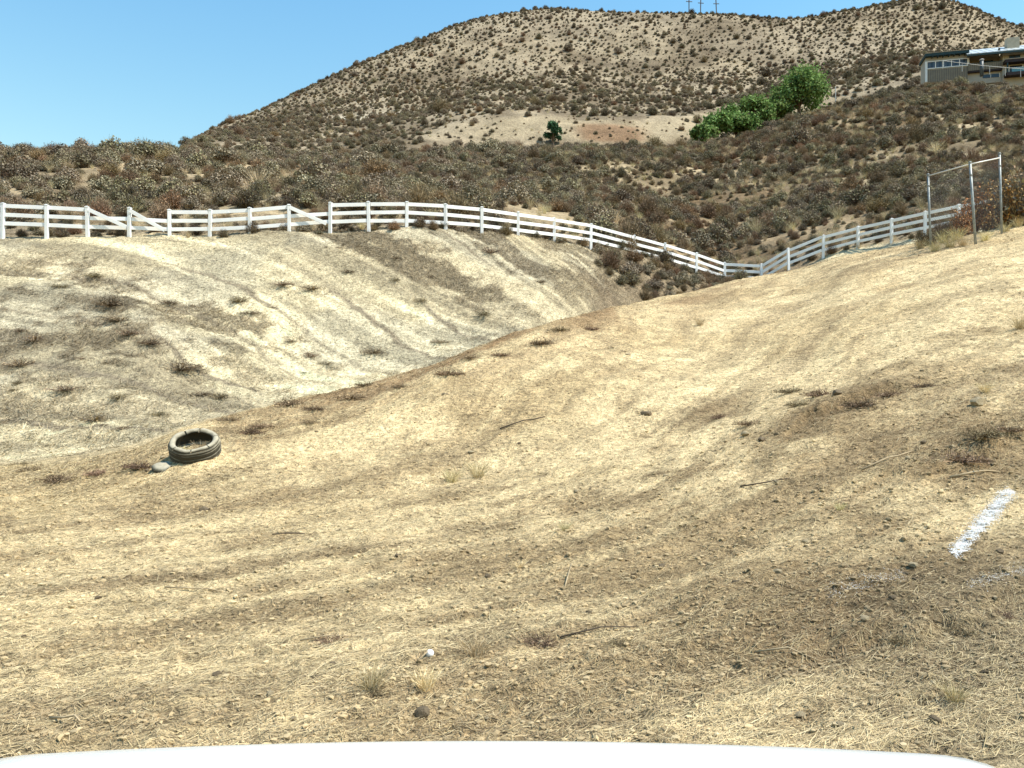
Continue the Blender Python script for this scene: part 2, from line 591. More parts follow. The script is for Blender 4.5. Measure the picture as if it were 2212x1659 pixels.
def mix3(a, b, f):
    f = np.asarray(f)[:, None]
    return np.asarray(a)[None, :] * (1 - f) + np.asarray(b)[None, :] * f if np.ndim(a) == 1 else a * (1 - f) + np.asarray(b)[None, :] * f


# ------------------------------------------------------------------ ground sheets
def fan_sheet(name, ths, ss, mat, colour_fn):
    nt, ns = len(ths), len(ss)
    TT, SS = np.meshgrid(ths, ss)
    th = TT.ravel(); s = SS.ravel()
    x, y, z = ground(th, s)
    V = np.stack([x, y, z], 1)
    idx = np.arange(nt * ns).reshape(ns, nt)
    F = np.stack([idx[:-1, :-1].ravel(), idx[:-1, 1:].ravel(), idx[1:, 1:].ravel(), idx[1:, :-1].ravel()], 1)
    me = mesh_np(name, V, F, [mat], color=colour_fn(x, y, z, th, s), smooth=True)
    return tag(obj(name, me), kind='structure')


def rows(*segs):
    out = []
    for a, b, n in segs:
        out.append(np.linspace(a, b, n, endpoint=False))
    out.append(np.array([segs[-1][1]]))
    return np.concatenate(out)


def litter_field(x, y, s):
    """dark dry litter patches left lying by the mower, on the far bank (0..1)"""
    a1, c1, a2, c2 = stripe_coords(x, y, s)
    f = fbm(a2 * .12 + 3, c2 * .8, 71, 3, .6)
    g = fbm(x * .55, y * .6, 73, 4, .62)
    h = fbm(x * 1.6, y * 2.4, 74, 3, .6)
    down = 1 - sstep(6.3, 8.0, s)
    lane = sstep(.50, .60, vnoise(a2 * .05 + 11, c2 * .62, 78)) * .85
    lane = np.maximum(lane, .75 * (1 - sstep(5.8, 6.9, s)))
    return (1 - lane) * sstep(.47, .55, .36 * f + .26 * g + .38 * h + .02 * down - .012)


def straw_field(x, y, s):
    """bleached straw swathes of the foreground slope (0..1)"""
    a1, c1, a2, c2 = stripe_coords(x, y, s)
    f = fbm(a1 * .12, c1 * .8, 75, 4, .6)
    g = fbm(x * .9, y * .9, 77, 4, .65)
    return sstep(.40, .60, .48 * f + .52 * g)


def earth_field(x, y, s):
    """darker turned earth along the scarps and wheel ruts"""
    e = np.zeros_like(x)
    for (poly, hgt, wid), w in zip(SCARPS, (.52, .30, .40, .22)):
        m = (x > poly[:, 0].min() - 4) & (x < poly[:, 0].max() + 4) & (y > poly[:, 1].min() - 4) & (y < poly[:, 1].max() + 4) & (s < 4.2)
        if m.any():
            dist, side, ew = seg_field(x[m], y[m], poly)
            n = (fbm(x[m] * 1.2, y[m] * 1.2, 79, 3) - .5) * 1.3
            e[m] = np.maximum(e[m], ew * np.exp(-((dist + n * .5) / (2.2 * w)) ** 2) * (1 if w > .5 else .8))
    return e


def ground_colour(x, y, z, th, s):
    a1, c1, a2, c2 = stripe_coords(x, y, s)
    wl_ = 1 - sstep(-.52, -.36, th)
    fgw = 1 - sstep(4.0 - 1.0 * wl_, 4.5 + 1.4 * wl_, s + (fbm(x * .8, y * .8, 99, 3) - .5) * 1.2 * wl_)
    st = straw_field(x, y, s)
    zn_ = fbm(x * .16, y * .16, 80, 2)
    swathe = sstep(2.7, 3.3, s) * (1 - sstep(3.75, 3.98, s)) * sstep(-.35, .0, th)
    c_fg = mix3(np.array((.300, .216, .112)), np.array((.530, .408, .225)), np.clip(st * (.75 + .3 * zn_) + .36 * swathe, 0, 1))
    n = fbm(x * .28, y * .28, 81, 3)
    c_fg = mix3(c_fg, np.array((.345, .250, .125)), sstep(.5, .7, n) * .6)                  # ochre earth
    n2 = fbm(a1 * .13 + 9, c1 * 1.3, 83, 4, .6)
    c_fg = mix3(c_fg, np.array((.190, .140, .082)), sstep(.56, .72, n2) * .28)
    n5 = fbm(a1 * .3 + 2, c1 * 4.5, 84, 3, .6)
    c_fg = mix3(c_fg, np.array((.200, .148, .080)), sstep(.55, .72, n5) * .38)
    c_fg = mix3(c_fg, np.array((.560, .450, .250)), sstep(.55, .72, 1 - n5) * .3)              # brown chaff rows
    # brown chaff along the ridge crest of the slope
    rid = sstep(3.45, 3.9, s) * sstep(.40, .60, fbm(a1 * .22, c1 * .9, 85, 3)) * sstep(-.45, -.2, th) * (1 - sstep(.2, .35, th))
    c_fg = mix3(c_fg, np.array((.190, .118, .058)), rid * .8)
    c_fg = mix3(c_fg, np.array((.110, .070, .034)), np.clip(earth_field(x, y, s) * .85, 0, .7))
    # grey gravelly soil at the right foot
    c_fg = mix3(c_fg, np.array((.205, .165, .100)), sstep(.3, .62, th) * (1 - sstep(1.4, 2.2, s)) * .5)
    lf = litter_field(x, y, s)
    tr = vnoise(a2 * .07, c2 * .85, 91)
    c_b = mix3(np.array((.385, .320, .198)), np.array((.570, .480, .295)), sstep(.45, .55, tr * .5 + fbm(a2 * .10, c2 * 1.1, 87, 3) * .5))
    c_b = mix3(c_b, np.array((.350, .310, .215)), sstep(.5, .7, fbm(x * .3, y * .3, 89, 3)) * .6)
    c_b = mix3(c_b, np.array((.165, .126, .078)), lf * .52)
    fs_ = fbm(a2 * .15, c2 * 4.5, 88, 3, .6)
    c_b = c_b * (.78 + .44 * sstep(.34, .66, fs_))[:, None]
    # wheel marks: thin darker grooves
    cw = c2 / 1.25 + (vnoise(a2 * .12, c2 * .12, 92) - .5) * 1.6 + (fbm(x * 1.4, y * 1.4, 94, 2) - .5) * .18
    gr = np.abs(cw - np.floor(cw) - .5)
    gm = sstep(.40, .6, vnoise(a2 * .2 + 7, c2 * .5, 93))
    c_b = mix3(c_b, np.array((.215, .175, .115)), (1 - sstep(.02, .07, gr)) * .9 * gm)
    # brush soil right of the bank and at the fence foot
    gully = sstep(4.5, 5.5, s) * sstep(.10, .16, th + (fbm(x * .5, y * .5, 95, 3) - .5) * .12 - .02 * (s - 8)) * (1 - sstep(8.0, 8.6, s) * 0)
    gully = gully * (1 - sstep(.36, .42, th))
    c_b = mix3(c_b, np.array((.155, .115, .070)), gully * .85)
    edge = sstep(7.9, 8.25, s)
    c_b = mix3(c_b, np.array((.190, .145, .090)), edge * .8)
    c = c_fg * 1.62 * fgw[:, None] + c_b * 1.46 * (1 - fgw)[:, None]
    return np.clip(c, .02, .9)


def hill_colour(x, y, z, th, s):
    n = fbm(x * .06, y * .06, 101, 4)
    g = fbm(x * .25, y * .16, 103, 4)
    c = mix3(np.array((.195, .148, .088)), np.array((.420, .330, .200)), sstep(.47, .66, g))
    c = mix3(c, np.array((.190, .115, .055)), sstep(.54, .70, n) * .45)
    return np.clip(c, .02, .9)


def px_of(x, y, z):
    return 512 + x / y * FPX, HOR - (z - CAMZ) / y * FPX


def far_colour(x, y, z, th, s):
    n = fbm(x * .02, y * .02, 111, 4)
    g = fbm(x * .10, y * .10, 113, 4)
    c = mix3(np.array((.180, .140, .090)), np.array((.325, .262, .172)), sstep(.36, .64, g))
    c = mix3(c, np.array((.355, .295, .205)), sstep(.47, .6, n) * .4)
    # the graded terrace: pale cut bank with a rust patch of dead growth
    ter = sstep(13.0, 13.25, s) * (1 - sstep(13.85, 14.1, s)) * sstep(-.13, -.02, th + (fbm(x * .1, y * .1, 117, 2) - .5) * .06) * (1 - sstep(.25, .30, th))
    c = mix3(c, np.array((.39, .315, .195)), ter * .5)
    rust = ter * sstep(.075, .095, th + (g - .5) * .05) * (1 - sstep(.155, .185, th + (g - .5) * .05)) * (1 - sstep(13.75, 13.95, s))
    c = mix3(c, np.array((.20, .115, .062)), rust * .8)
    # narrow track climbing the left flank
    tk = np.exp(-((s - 14.55 - .9 * (th + .22)) / .035) ** 2) * sstep(-.33, -.27, th) * (1 - sstep(-.16, -.1, th))
    c = mix3(c, np.array((.60, .54, .41)), tk * .8)
    return np.clip(c, .02, .9)


th_main = np.concatenate([np.linspace(-1.0, -.72, 24, endpoint=False), np.linspace(-.72, .72, 560), np.linspace(.72, .98, 24)[1:]])
g = fan_sheet('ground', th_main, rows((0, 1, 40), (1, 2, 140), (2, 3, 150), (3, 4, 190), (4, 5, 26), (5, 6, 34), (6, 7, 90), (7, 8, 90), (8, 9.05, 16)), M_SOIL, ground_colour)
th_hill = np.linspace(-1.0, .98, 330)
fan_sheet('hillside', th_hill, rows((9.0, 10, 50), (10, 11, 60), (11, 12.0, 24)), M_HILL, hill_colour)
fan_sheet('far_hill', th_hill, rows((12.0, 13, 20), (13, 14, 40), (14, 15, 50), (15, 16, 60), (16, 17, 20)), M_FAR, far_colour)
# the lot behind and beside the car
ap = MB()
for (x0, x1, y0, y1) in ((-40, 40, -40, .84),):
    ap.add([(x0, y0, -.01), (x1, y0, -.01), (x1, y1, -.01), (x0, y1, -.01)], [(0, 1, 2, 3)])
t_ = NT('lot_soil', .95, .08)
tag(ap.build('ground', t_.out(t_.ramp(t_.noise(t_.pos(), 3, 6), [(.3, (.26, .20, .12)), (.7, (.40, .32, .19))]))), kind='structure')

# ------------------------------------------------------------------ white rail fence
M_VINYL = plain('white_vinyl', (.81, .81, .785), .5, .4, .09, 1.6)
SC = 1024 / 2212.0
POSTS = [(-178, 433), (-86, 435), (5, 437), (101, 441), (190, 445), (279, 447), (367, 451), (453, 451), (540, 447), (625, 441), (713, 436),
         (797, 434), (878, 434), (963, 439), (1041, 446), (1119, 457), (1198, 469), (1276, 482), (1371, 507), (1436, 524), (1504, 545),
         (1566, 566), (1644, 569), (1704, 535), (1778, 507), (1853, 488), (1926, 471), (1998, 455), (2073, 440), (2146, 427), (2220, 414)]
fence_pts = []
for (px, py) in POSTS:
    u, v = px * SC, py * SC
    th = (u - 512) / FPX
    x, y, z = ground([th], [8.0])
    fence_pts.append((Vector((x[0], y[0], z[0])), zv(v, y[0])))
fence = empty('white_fence', fence_pts[10][0])
tag(fence, 'long white three-rail ranch fence running behind the graded bank and dipping to a corner', 'fence')
FO = fence.location.copy()
cap_me = MB().add([(-.066, -.066, 0), (.066, -.066, 0), (.066, .066, 0), (-.066, .066, 0), (-.066, -.066, .02), (.066, -.066, .02), (.066, .066, .02), (-.066, .066, .02), (0, 0, .05)],
                  [(0, 3, 2, 1), (0, 1, 5, 4), (1, 2, 6, 5), (2, 3, 7, 6), (3, 0, 4, 7), (4, 5, 8), (5, 6, 8), (6, 7, 8), (7, 4, 8)]).mesh('post_cap', M_VINYL)
tops = []
for i, (p, zt) in enumerate(fence_pts):
    lo = min(p.z, zt - 1.08) - .35
    rz = .12 * math.sin(i * 2.3)
    b = MB().box((0, 0, (zt - .05 - lo) / 2), (.115, .115, zt - .05 - lo)).build('post', M_VINYL, fence, bevel=.006)
    b.location = Vector((p.x, p.y, lo)) - FO
    b.rotation_euler = (.02 * math.sin(i * 5.1), .018 * math.cos(i * 3.7), rz)
    c = obj('post_cap', cap_me, b, (0, 0, zt - .05 - lo))
    tops.append(Vector((p.x, p.y, zt)))
DROPPED = {4: (.98, .76), 5: (.92, .87), 9: (.93, .70)}        # bays whose top rail has slipped at the far end
for i in range(len(tops) - 1):
    a, b = tops[i], tops[i + 1]
    for r, off in enumerate((.125, .44, .75)):
        sag = .012 * math.sin(i * 1.7 + r * 2.1)
        d = (b - a); d.z = 0; d.normalize()
        n = Vector((d.y, -d.x, 0)).normalized() if d.y * 0 - d.x * 1 < 0 else Vector((-d.y, d.x, 0))
        p0 = a + Vector((0, 0, -off)) + d * .055
        p1 = b + Vector((0, 0, -off + sag)) - d * .055
        if r == 0 and i in DROPPED:
            fr, dz = DROPPED[i]
            p1 = a.lerp(b, fr) + Vector((0, -.16, -off - dz * .78 + .0))
            p0 = p0 + Vector((0, -.075, -.02))
            p1.z = a.z - off - dz * .82
        MB().bar(p0 - FO, p1 - FO, .042, .135).build('rail', M_VINYL, fence, bevel=.006)

# ------------------------------------------------------------------ chain-link frame at the right
M_GALV = plain('weathered_galvanised', (.27, .29, .28), .55, .4, .35, 9, .35)
M_WIRE = plain('dull_wire', (.22, .22, .21), .6, .3, .2, 20, .4)


def world_px(u, v, Y):
    return Vector(((u - 512) / FPX * Y, Y, zv(v, Y)))


CLY = [at_pixel(u_, v_, 2.5, 4.0)[0].y for u_, v_ in ((931, 248), (976, 243), (1002, 233))]
CLY[1] = min(CLY[1], CLY[0] + .3); CLY[2] = min(CLY[2], CLY[1] + 1.2)
cl_tops = [world_px(928, 175, CLY[0]), world_px(970, 163, CLY[1]), world_px(999.5, 154, CLY[2])]
cl_bots = [world_px(931, 248, CLY[0]), world_px(976, 241, CLY[1]), world_px(1002, 229, CLY[2])]
clf = empty('chain_link_frame', cl_bots[0])
tag(clf, 'rusty grey pipe frame of a chain-link fence, three posts and a top rail', 'fence')
O = clf.location
for i in range(3):
    a, b = cl_bots[i].copy(), cl_tops[i].copy()
    a.z = min(a.z, gz(a.x, a.y)) - .2
    rr = (.036, .040, .036)[i]
    p = MB().tube([a - O, a.lerp(b, .5) - O, b - O], [rr, rr, rr], 10).build('post', M_GALV, clf, smooth=True)
    MB().tube([b - O - Vector((0, 0, .01)), b - O + Vector((0, 0, .03)), b - O + Vector((0, 0, .05))], [rr * 1.25, rr * 1.25, rr * .5], 10).build('post_cap', M_GALV, p, smooth=True)
    k = a.lerp(b, .86) - O
    MB().tube([k - Vector((0, 0, .02)), k + Vector((0, 0, .02))], [rr * 1.3] * 2, 10).build('clamp_band', M_WIRE, p)
ro = [cl_tops[0] + Vector((0, 0, -.03)), cl_tops[1] + Vector((0, 0, -.04)), cl_tops[2] + Vector((0, 0, -.13))]
for i in range(2):
    MB().tube([ro[i] - O, ro[i + 1] - O], [.021, .021], 8).build('top_rail', plain('bare_pipe', (.62, .60, .54), .5, .4, .2, 10, .2), clf, smooth=True)
w = MB()
for i in range(2):
    A0, A1 = cl_bots[i], cl_bots[i + 1]; B0, B1 = ro[i], ro[i + 1]
    def q(s, t):
        return A0.lerp(A1, s).lerp(B0.lerp(B1, s), t) - O
    L = (A1 - A0).length; H = (B0 - A0).length; st = .075
    n = int((L + H) / st)
    for k in range(n):
        d0 = k * st
        for sgn in (0, 1):
            # line x + z = d0 clipped to the panel
            x0 = max(0, d0 - H); x1 = min(L, d0)
            if x1 - x0 < .05: continue
            s0, t0, s1, t1 = x0 / L, (d0 - x0) / H, x1 / L, (d0 - x1) / H
            if sgn: s0, s1 = 1 - s0, 1 - s1
            if i == 1 and max(t0, t1) > .8: pass
            w.tube([q(s0, min(t0, 1)), q(s1, max(t1, 0))], [.0016, .0016], 3, False)
w.build('wire_mesh', M_WIRE, clf)

# ------------------------------------------------------------------ plants
def rand_dirs(n, rng, zmin=-.1):
    z = rng.uniform(zmin, 1, n); a = rng.uniform(0, 2 * math.pi, n)
    r = np.sqrt(1 - np.clip(z, -1, 1) ** 2)
    return np.stack([r * np.cos(a), r * np.sin(a), z], 1)


def quads_at(C, N, size, rng, aspect=1.0):
    """small leaf quads at centres C facing N"""
    n = len(C)
    N = N / np.linalg.norm(N, axis=1, keepdims=True)
    ref = rng.normal(size=(n, 3))
    A = np.cross(N, ref); A /= np.linalg.norm(A, axis=1, keepdims=True) + 1e-9
    B = np.cross(N, A)
    s = np.asarray(size).reshape(-1, 1) * np.ones((n, 1))
    A = A * s * aspect; B = B * s / max(aspect, 1e-3) ** .3
    V = np.stack([C - A - B * .6, C + A - B * .6, C + A * .7 + B, C - A * .7 + B], 1).reshape(-1, 3)
    F = np.arange(n * 4).reshape(n, 4)
    return V, F


def blades(P0, P1, width, rng):
    """thin strips from P0 to P1"""
    n = len(P0)
    D = P1 - P0
    S = np.cross(D, rng.normal(size=(n, 3))); S /= np.linalg.norm(S, axis=1, keepdims=True) + 1e-9
    w = np.asarray(width).reshape(-1, 1)
    V = np.stack([P0 - S * w, P0 + S * w, P1 + S * w * .5, P1 - S * w * .5], 1).reshape(-1, 3)
    return V, np.arange(n * 4).reshape(n, 4)


def pal(colors, n, rng, jit=.18):
    c = np.asarray(colors)[rng.integers(0, len(colors), n)]
    return c * rng.uniform(1 - jit, 1 + jit, (n, 1))


def join_parts(parts):
    Vs, Fs, Cs = [], [], []; b = 0
    for V, F, C in parts:
        Vs.append(V); Fs.append(F + b); Cs.append(np.repeat(C, 4, axis=0)); b += len(V)
    return np.concatenate(Vs), np.concatenate(Fs), np.concatenate(Cs)


def dome_shrub(seed, leafc, headc, heads=.4, n=1300, h=.62, twig=.25, leaf=.022):
    """domed dry shrub about 1 m wide: lobes of small leaves and flower heads over fine stems"""
    rng = np.random.default_rng(seed)
    nl = 16
    d = rand_dirs(nl, rng, .05)
    lc = d * np.array([.33, .33, h * .62]) * rng.uniform(.75, 1.05, (nl, 1)); lr = rng.uniform(.11, .21, nl)
    k = rng.integers(0, nl, n)
    dd = rand_dirs(n, rng, -.35)
    rad = lr[k] * rng.uniform(.75, 1.08, n)
    C = lc[k] + dd * rad[:, None]
    C[:, 2] = np.abs(C[:, 2]) + .01
    N = dd + rng.normal(size=(n, 3)) * .6
    V, F = quads_at(C, N, rng.uniform(leaf * .6, leaf * 1.3, n), rng)
    parts = [(V, F, pal(leafc, n, rng, .2))]
    m = int(n * heads)
    k = rng.integers(0, nl, m); dd = rand_dirs(m, rng, .25)
    C = lc[k] + dd * lr[k][:, None] * rng.uniform(1.0, 1.16, (m, 1))
    N = dd * .3 + np.array([0, 0, 1.0]) + rng.normal(size=(m, 3)) * .25
    V, F = quads_at(C, N, rng.uniform(.009, .020, m), rng)
    parts.append((V, F, pal(headc, m, rng, .2)))
    m = int(n * twig)
    P0 = rng.normal(size=(m, 3)) * np.array([.05, .05, .0]); 
    dd = rand_dirs(m, rng, .15)
    P1 = dd * np.array([.47, .47, h * .95]) * rng.uniform(.6, 1.08, (m, 1))
    P0 = P0 + P1 * rng.uniform(.1, .55, (m, 1))
    V, F = blades(P0, P1, rng.uniform(.003, .006, m), rng)
    parts.append((V, F, pal([(.14, .10, .07), (.20, .15, .10)], m, rng)))
    return join_parts(parts)


def twig_shrub(seed, stemc, leafc, n=520, h=.8, spread=.45, leaves=500, leaf=.014):
    """upright twiggy shrub: forking stems with sparse dry leaves"""
    rng = np.random.default_rng(seed)
    dd = rand_dirs(n, rng, .2) * np.array([spread, spread, h])
    dd *= rng.uniform(.65, 1.05, (n, 1))
    P0 = dd * rng.uniform(.0, .35, (n, 1)) * np.array([.8, .8, 1])
    V1, F1 = blades(P0, dd, rng.uniform(.003, .007, n), rng)
    parts = [(V1, F1, pal(stemc, n, rng, .3))]
    m = n
    base = P0 + (dd - P0) * rng.uniform(.4, .95, (m, 1))
    tip = base + rng.normal(size=(m, 3)) * .07 + np.array([0, 0, .07])
    V2, F2 = blades(base, tip, rng.uniform(.002, .005, m), rng)
    parts.append((V2, F2, pal(stemc, m, rng, .3)))
    k = rng.integers(0, n, leaves)
    C = P0[k] + (dd[k] - P0[k]) * rng.uniform(.35, 1.05, (leaves, 1)) + rng.normal(size=(leaves, 3)) * .035
    C[:, 2] = np.abs(C[:, 2])
    V3, F3 = quads_at(C, rng.normal(size=(leaves, 3)) + np.array([0, 0, .6]), rng.uniform(leaf * .6, leaf * 1.4, leaves), rng)
    parts.append((V3, F3, pal(leafc, leaves, rng, .3)))
    return join_parts(parts)


def grass_clump(seed, cols, n=160, h=.35, lean=.5):
    rng = np.random.default_rng(seed)
    a = rng.uniform(0, 2 * math.pi, n); r = rng.uniform(0, .09, n)
    P0 = np.stack([r * np.cos(a), r * np.sin(a), np.zeros(n)], 1)
    a2 = a + rng.normal(size=n) * .5; l = rng.uniform(.05, lean, n) * h
    hh = h * rng.uniform(.45, 1.0, n)
    Pm = P0 + np.stack([np.cos(a2) * l * .4, np.sin(a2) * l * .4, hh * .62], 1)
    P1 = P0 + np.stack([np.cos(a2) * l, np.sin(a2) * l, hh], 1)
    V1, F1 = blades(P0, Pm, np.full(n, .0030), rng); V2, F2 = blades(Pm, P1, np.full(n, .0022), rng)
    c = pal(cols, n, rng, .25)
    return join_parts([(V1, F1, c), (V2, F2, c)])


GREY = [(.222, .186, .124), (.184, .156, .106), (.262, .222, .152), (.152, .130, .088)]
HEADS = [(.28, .243, .172), (.24, .205, .145), (.32, .28, .20)]
HEADP = [(.38, .338, .25), (.32, .283, .21)]
BROWN = [(.178, .130, .076), (.220, .160, .094), (.145, .108, .068)]
OLIVE = [(.180, .160, .086), (.225, .195, .106), (.145, .130, .074)]
RUST = [(.225, .142, .072), (.190, .122, .066), (.265, .178, .094)]
TAN = [(.46, .37, .22), (.38, .30, .17), (.54, .45, .28)]
DARK = [(.085, .075, .058), (.110, .094, .070), (.070, .062, .050)]


def plant_mesh(name, data, mat):
    V, F, C = data
    return mesh_np(name, V, F, [mat], color=C)


KINDS = [
    ('grey domed shrub', 'domed_shrub', plant_mesh('domed_shrub', dome_shrub(1, GREY, HEADS, .5), M_PLANT)),
    ('grey domed shrub', 'domed_shrub', plant_mesh('domed_shrub', dome_shrub(2, GREY, HEADS, .35, h=.55), M_PLANT)),
    ('pale flower-headed dome shrub', 'domed_shrub', plant_mesh('domed_shrub', dome_shrub(3, GREY, HEADP, .75, h=.58), M_PLANT)),
    ('olive-grey leafy shrub', 'leafy_shrub', plant_mesh('leafy_shrub', dome_shrub(4, OLIVE + GREY, HEADS, .12, h=.7, twig=.4), M_PLANT)),
    ('brown twiggy shrub', 'twiggy_shrub', plant_mesh('twiggy_shrub', twig_shrub(5, BROWN, BROWN + [(.2, .14, .085)], h=.75, leaves=800), M_PLANT)),
    ('dark brown twiggy shrub', 'twiggy_shrub', plant_mesh('twiggy_shrub', twig_shrub(6, DARK + BROWN, DARK + OLIVE, h=.65, leaves=900, leaf=.018), M_PLANT)),
    ('rust-brown dry shrub', 'rusty_shrub', plant_mesh('rusty_shrub', twig_shrub(8, BROWN + RUST, RUST + BROWN, h=.6, leaves=1100, leaf=.017), M_PLANT)),
    ('straw-coloured grass clump', 'grass_clump', plant_mesh('grass_clump', grass_clump(9, TAN, 240, .8, .7), M_PLANT)),
]
NKIND = len(KINDS)


def brush_points(n, s0, s1, th0=-.78, th1=.78, seed=5):
    """jittered candidate spots spread evenly in world area over a stretch of terrain"""
    rng = np.random.default_rng(seed)
    th = rng.uniform(th0, th1, n * 6); s = rng.uniform(s0, s1, n * 6)
    Y0, _ = profile(th, s - .02); Y1, _ = profile(th, s + .02); Y, _ = profile(th, s)
    w = Y * (Y1 - Y0)
    keep = rng.uniform(0, 1, n * 6) < w / w.max()
    th, s = th[keep][:n], s[keep][:n]
    return th, s


def thin(x, y, r):
    """poisson-like thinning with a per-point radius on a grid"""
    cell = 1.2
    grid = {}; keep = []
    for i in range(len(x)):
        cx, cy = int(x[i] // cell), int(y[i] // cell); ok = True
        R_ = int(math.ceil(r[i] * 1.6 / cell))
        for gx in range(cx - R_, cx + R_ + 1):
            for gy in range(cy - R_, cy + R_ + 1):
                for j in grid.get((gx, gy), ()):
                    if (x[i] - x[j]) ** 2 + (y[i] - y[j]) ** 2 < (.5 * (r[i] + r[j])) ** 2:
                        ok = False; break
                if not ok: break
            if not ok: break
        if ok:
            grid.setdefault((cx, cy), []).append(i); keep.append(i)
    return np.array(keep, int)


# --- brush on the hillside behind the fence
rng = np.random.default_rng(77)
th, s = brush_points(16000, 9.0, 11.9, seed=6)
x, y, z = ground(th, s)
left = 1 - sstep(-.05, .25, th)
crest = sstep(.38, .5, th) * sstep(10.4, 10.8, s)
gap = fbm(x * .16, y * .11, 131, 3)
dens = np.clip(left + crest, 0, 1)
keep = (gap < .54 + .27 * dens)
th, s, x, y, z, dens = th[keep], s[keep], x[keep], y[keep], z[keep], dens[keep]
size = rng.gamma(5, .20, len(x)) * (1.0 + .25 * sstep(50, 110, y)) + .35
k = thin(x, y, size * .66)
th, s, x, y, z, size, dens = th[k], s[k], x[k], y[k], z[k], size[k], dens[k]
r1 = rng.uniform(0, 1, len(x)); zone = fbm(x * .10, y * .08, 133, 3)
near_f = 1 - sstep(9.15, 9.6, s)
pg = np.clip(.16 + .50 * dens - .35 * near_f + (zone - .5) * 1.2, .05, .85)
kind = np.where(r1 < pg, rng.choice([0, 1, 2, 3], len(x), p=[.34, .3, .2, .16]), rng.choice([3, 4, 5, 6, 7], len(x), p=[.32, .27, .23, .12, .06]))
kind = np.where((zone > .62) & (rng.uniform(0, 1, len(x)) < .35), 6, kind)
scl = size * np.where(kind >= 4, .95, 1.1)
rot = rng.uniform(0, 6.28, len(x))
BR = dict(x=x, y=y, z=z - .06 * scl, kind=kind, scl=scl, rot=rot, th=th, s=s)

fth, fs = brush_points(11000, 8.95, 11.8, seed=21)
fx, fy, fz = ground(fth, fs)
fk = rng.choice([1, 3, 4, 5, 6, 7], len(fx), p=[.09, .20, .20, .10, .07, .34])
fsz = rng.uniform(.35, .85, len(fx)) * (1 + .3 * sstep(50, 110, fy))
for key, val in (('x', fx), ('y', fy), ('z', fz - .04), ('kind', fk), ('scl', fsz), ('rot', rng.uniform(0, 6.28, len(fx))), ('th', fth), ('s', fs)):
    BR[key] = np.concatenate([BR[key], val])

# --- gully brush at the right shoulder of the bank, in front of the dipping fence
gth, gs = brush_points(1500, 5.3, 8.4, .10, .285, seed=12)
gx, gy, gzz = ground(gth, gs)
bound = .085 + .028 * (8.4 - gs) + (fbm(gx * .5, gy * .5, 95, 3) - .5) * .05
kk = (gth > bound)
gth, gs, gx, gy, gzz = gth[kk], gs[kk], gx[kk], gy[kk], gzz[kk]
gsz = rng.uniform(.5, 1.25, len(gx))
k = thin(gx, gy, gsz * .62)
gth, gs, gx, gy, gzz, gsz = gth[k], gs[k], gx[k], gy[k], gzz[k], gsz[k]
gk = rng.choice([0, 1, 3, 4, 5, 6], len(gx), p=[.16, .14, .16, .22, .22, .10])
for key, val in (('x', gx), ('y', gy), ('z', gzz - .05), ('kind', gk), ('scl', gsz), ('rot', rng.uniform(0, 6.28, len(gx))), ('th', gth), ('s', gs)):
    BR[key] = np.concatenate([BR[key], val])
# --- low growth hugging the foot of the fence
fth = rng.uniform(-.72, .55, 420); fs = rng.uniform(7.93, 9.0, 420)
fx, fy, fz = ground(fth, fs)
fsz = rng.uniform(.35, .8, len(fx)); k = thin(fx, fy, fsz * .75)
fk = rng.choice([4, 5, 6, 7, 1], len(fx), p=[.3, .3, .15, .13, .12])
for key, val in (('x', fx), ('y', fy), ('z', fz - .04), ('kind', fk), ('scl', fsz), ('rot', rng.uniform(0, 6.28, len(fx))), ('th', fth), ('s', fs)):
    BR[key] = np.concatenate([BR[key], val[k]])

# the 300 that show largest become shrubs of their own
U, Vv = px_of(BR['x'], BR['y'], BR['z'])
app = BR['scl'] / BR['y'] * FPX
inview = (U > -5) & (U < 1029)
score = np.where(inview, app, -1)
order = np.argsort(-score)
single = order[:300]; rest = order[300:]
ORD = ['', 'second', 'third', 'fourth', 'fifth', 'sixth', 'seventh', 'eighth', 'ninth', 'tenth', 'eleventh', 'twelfth', 'thirteenth', 'fourteenth', 'fifteenth',
       'sixteenth', 'seventeenth', 'eighteenth', 'nineteenth', 'twentieth', 'twenty-first', 'twenty-second', 'twenty-third', 'twenty-fourth', 'twenty-fifth', 'twenty-sixth', 'twenty-seventh', 'twenty-eighth']


def bay_of(u):
    k = sum(1 for (px, py) in POSTS[3:] if px * SC <= u)
    return ('first' if k == 0 else ORD[min(k, 27)]) + ' fence bay from the left'


def rank_labels(items, singular, first, where):
    # items in order; each gets 'nearest/second nearest ...'
    for n_, o_ in enumerate(items):
        o_['label'] = (first if n_ == 0 else ORD[min(n_, 27)] + ' ' + first) + ' ' + singular + ' ' + where


SHR = []
protos = {}
for i in single:
    kd = int(BR['kind'][i])
    desc, nm, me = KINDS[kd]
    o = obj(nm, me, None, (BR['x'][i], BR['y'][i], BR['z'][i]), (0, 0, float(BR['rot'][i])))
    sc_ = float(BR['scl'][i]); o.scale = (sc_, sc_, sc_ * random.uniform(.85, 1.1))
    SHR.append((o, desc, bay_of(U[i]), float(BR['y'][i]), kd))
    protos.setdefault(kd, o)
for kd in range(NKIND):
    if kd not in protos:
        i = rest[0]; desc, nm, me = KINDS[kd]
        o = obj(nm, me, None, (BR['x'][i], BR['y'][i], BR['z'][i])); o.scale = (1, 1, 1)
        tag(o, desc + ' behind the white fence', 'shrub', desc + 's'); protos[kd] = o


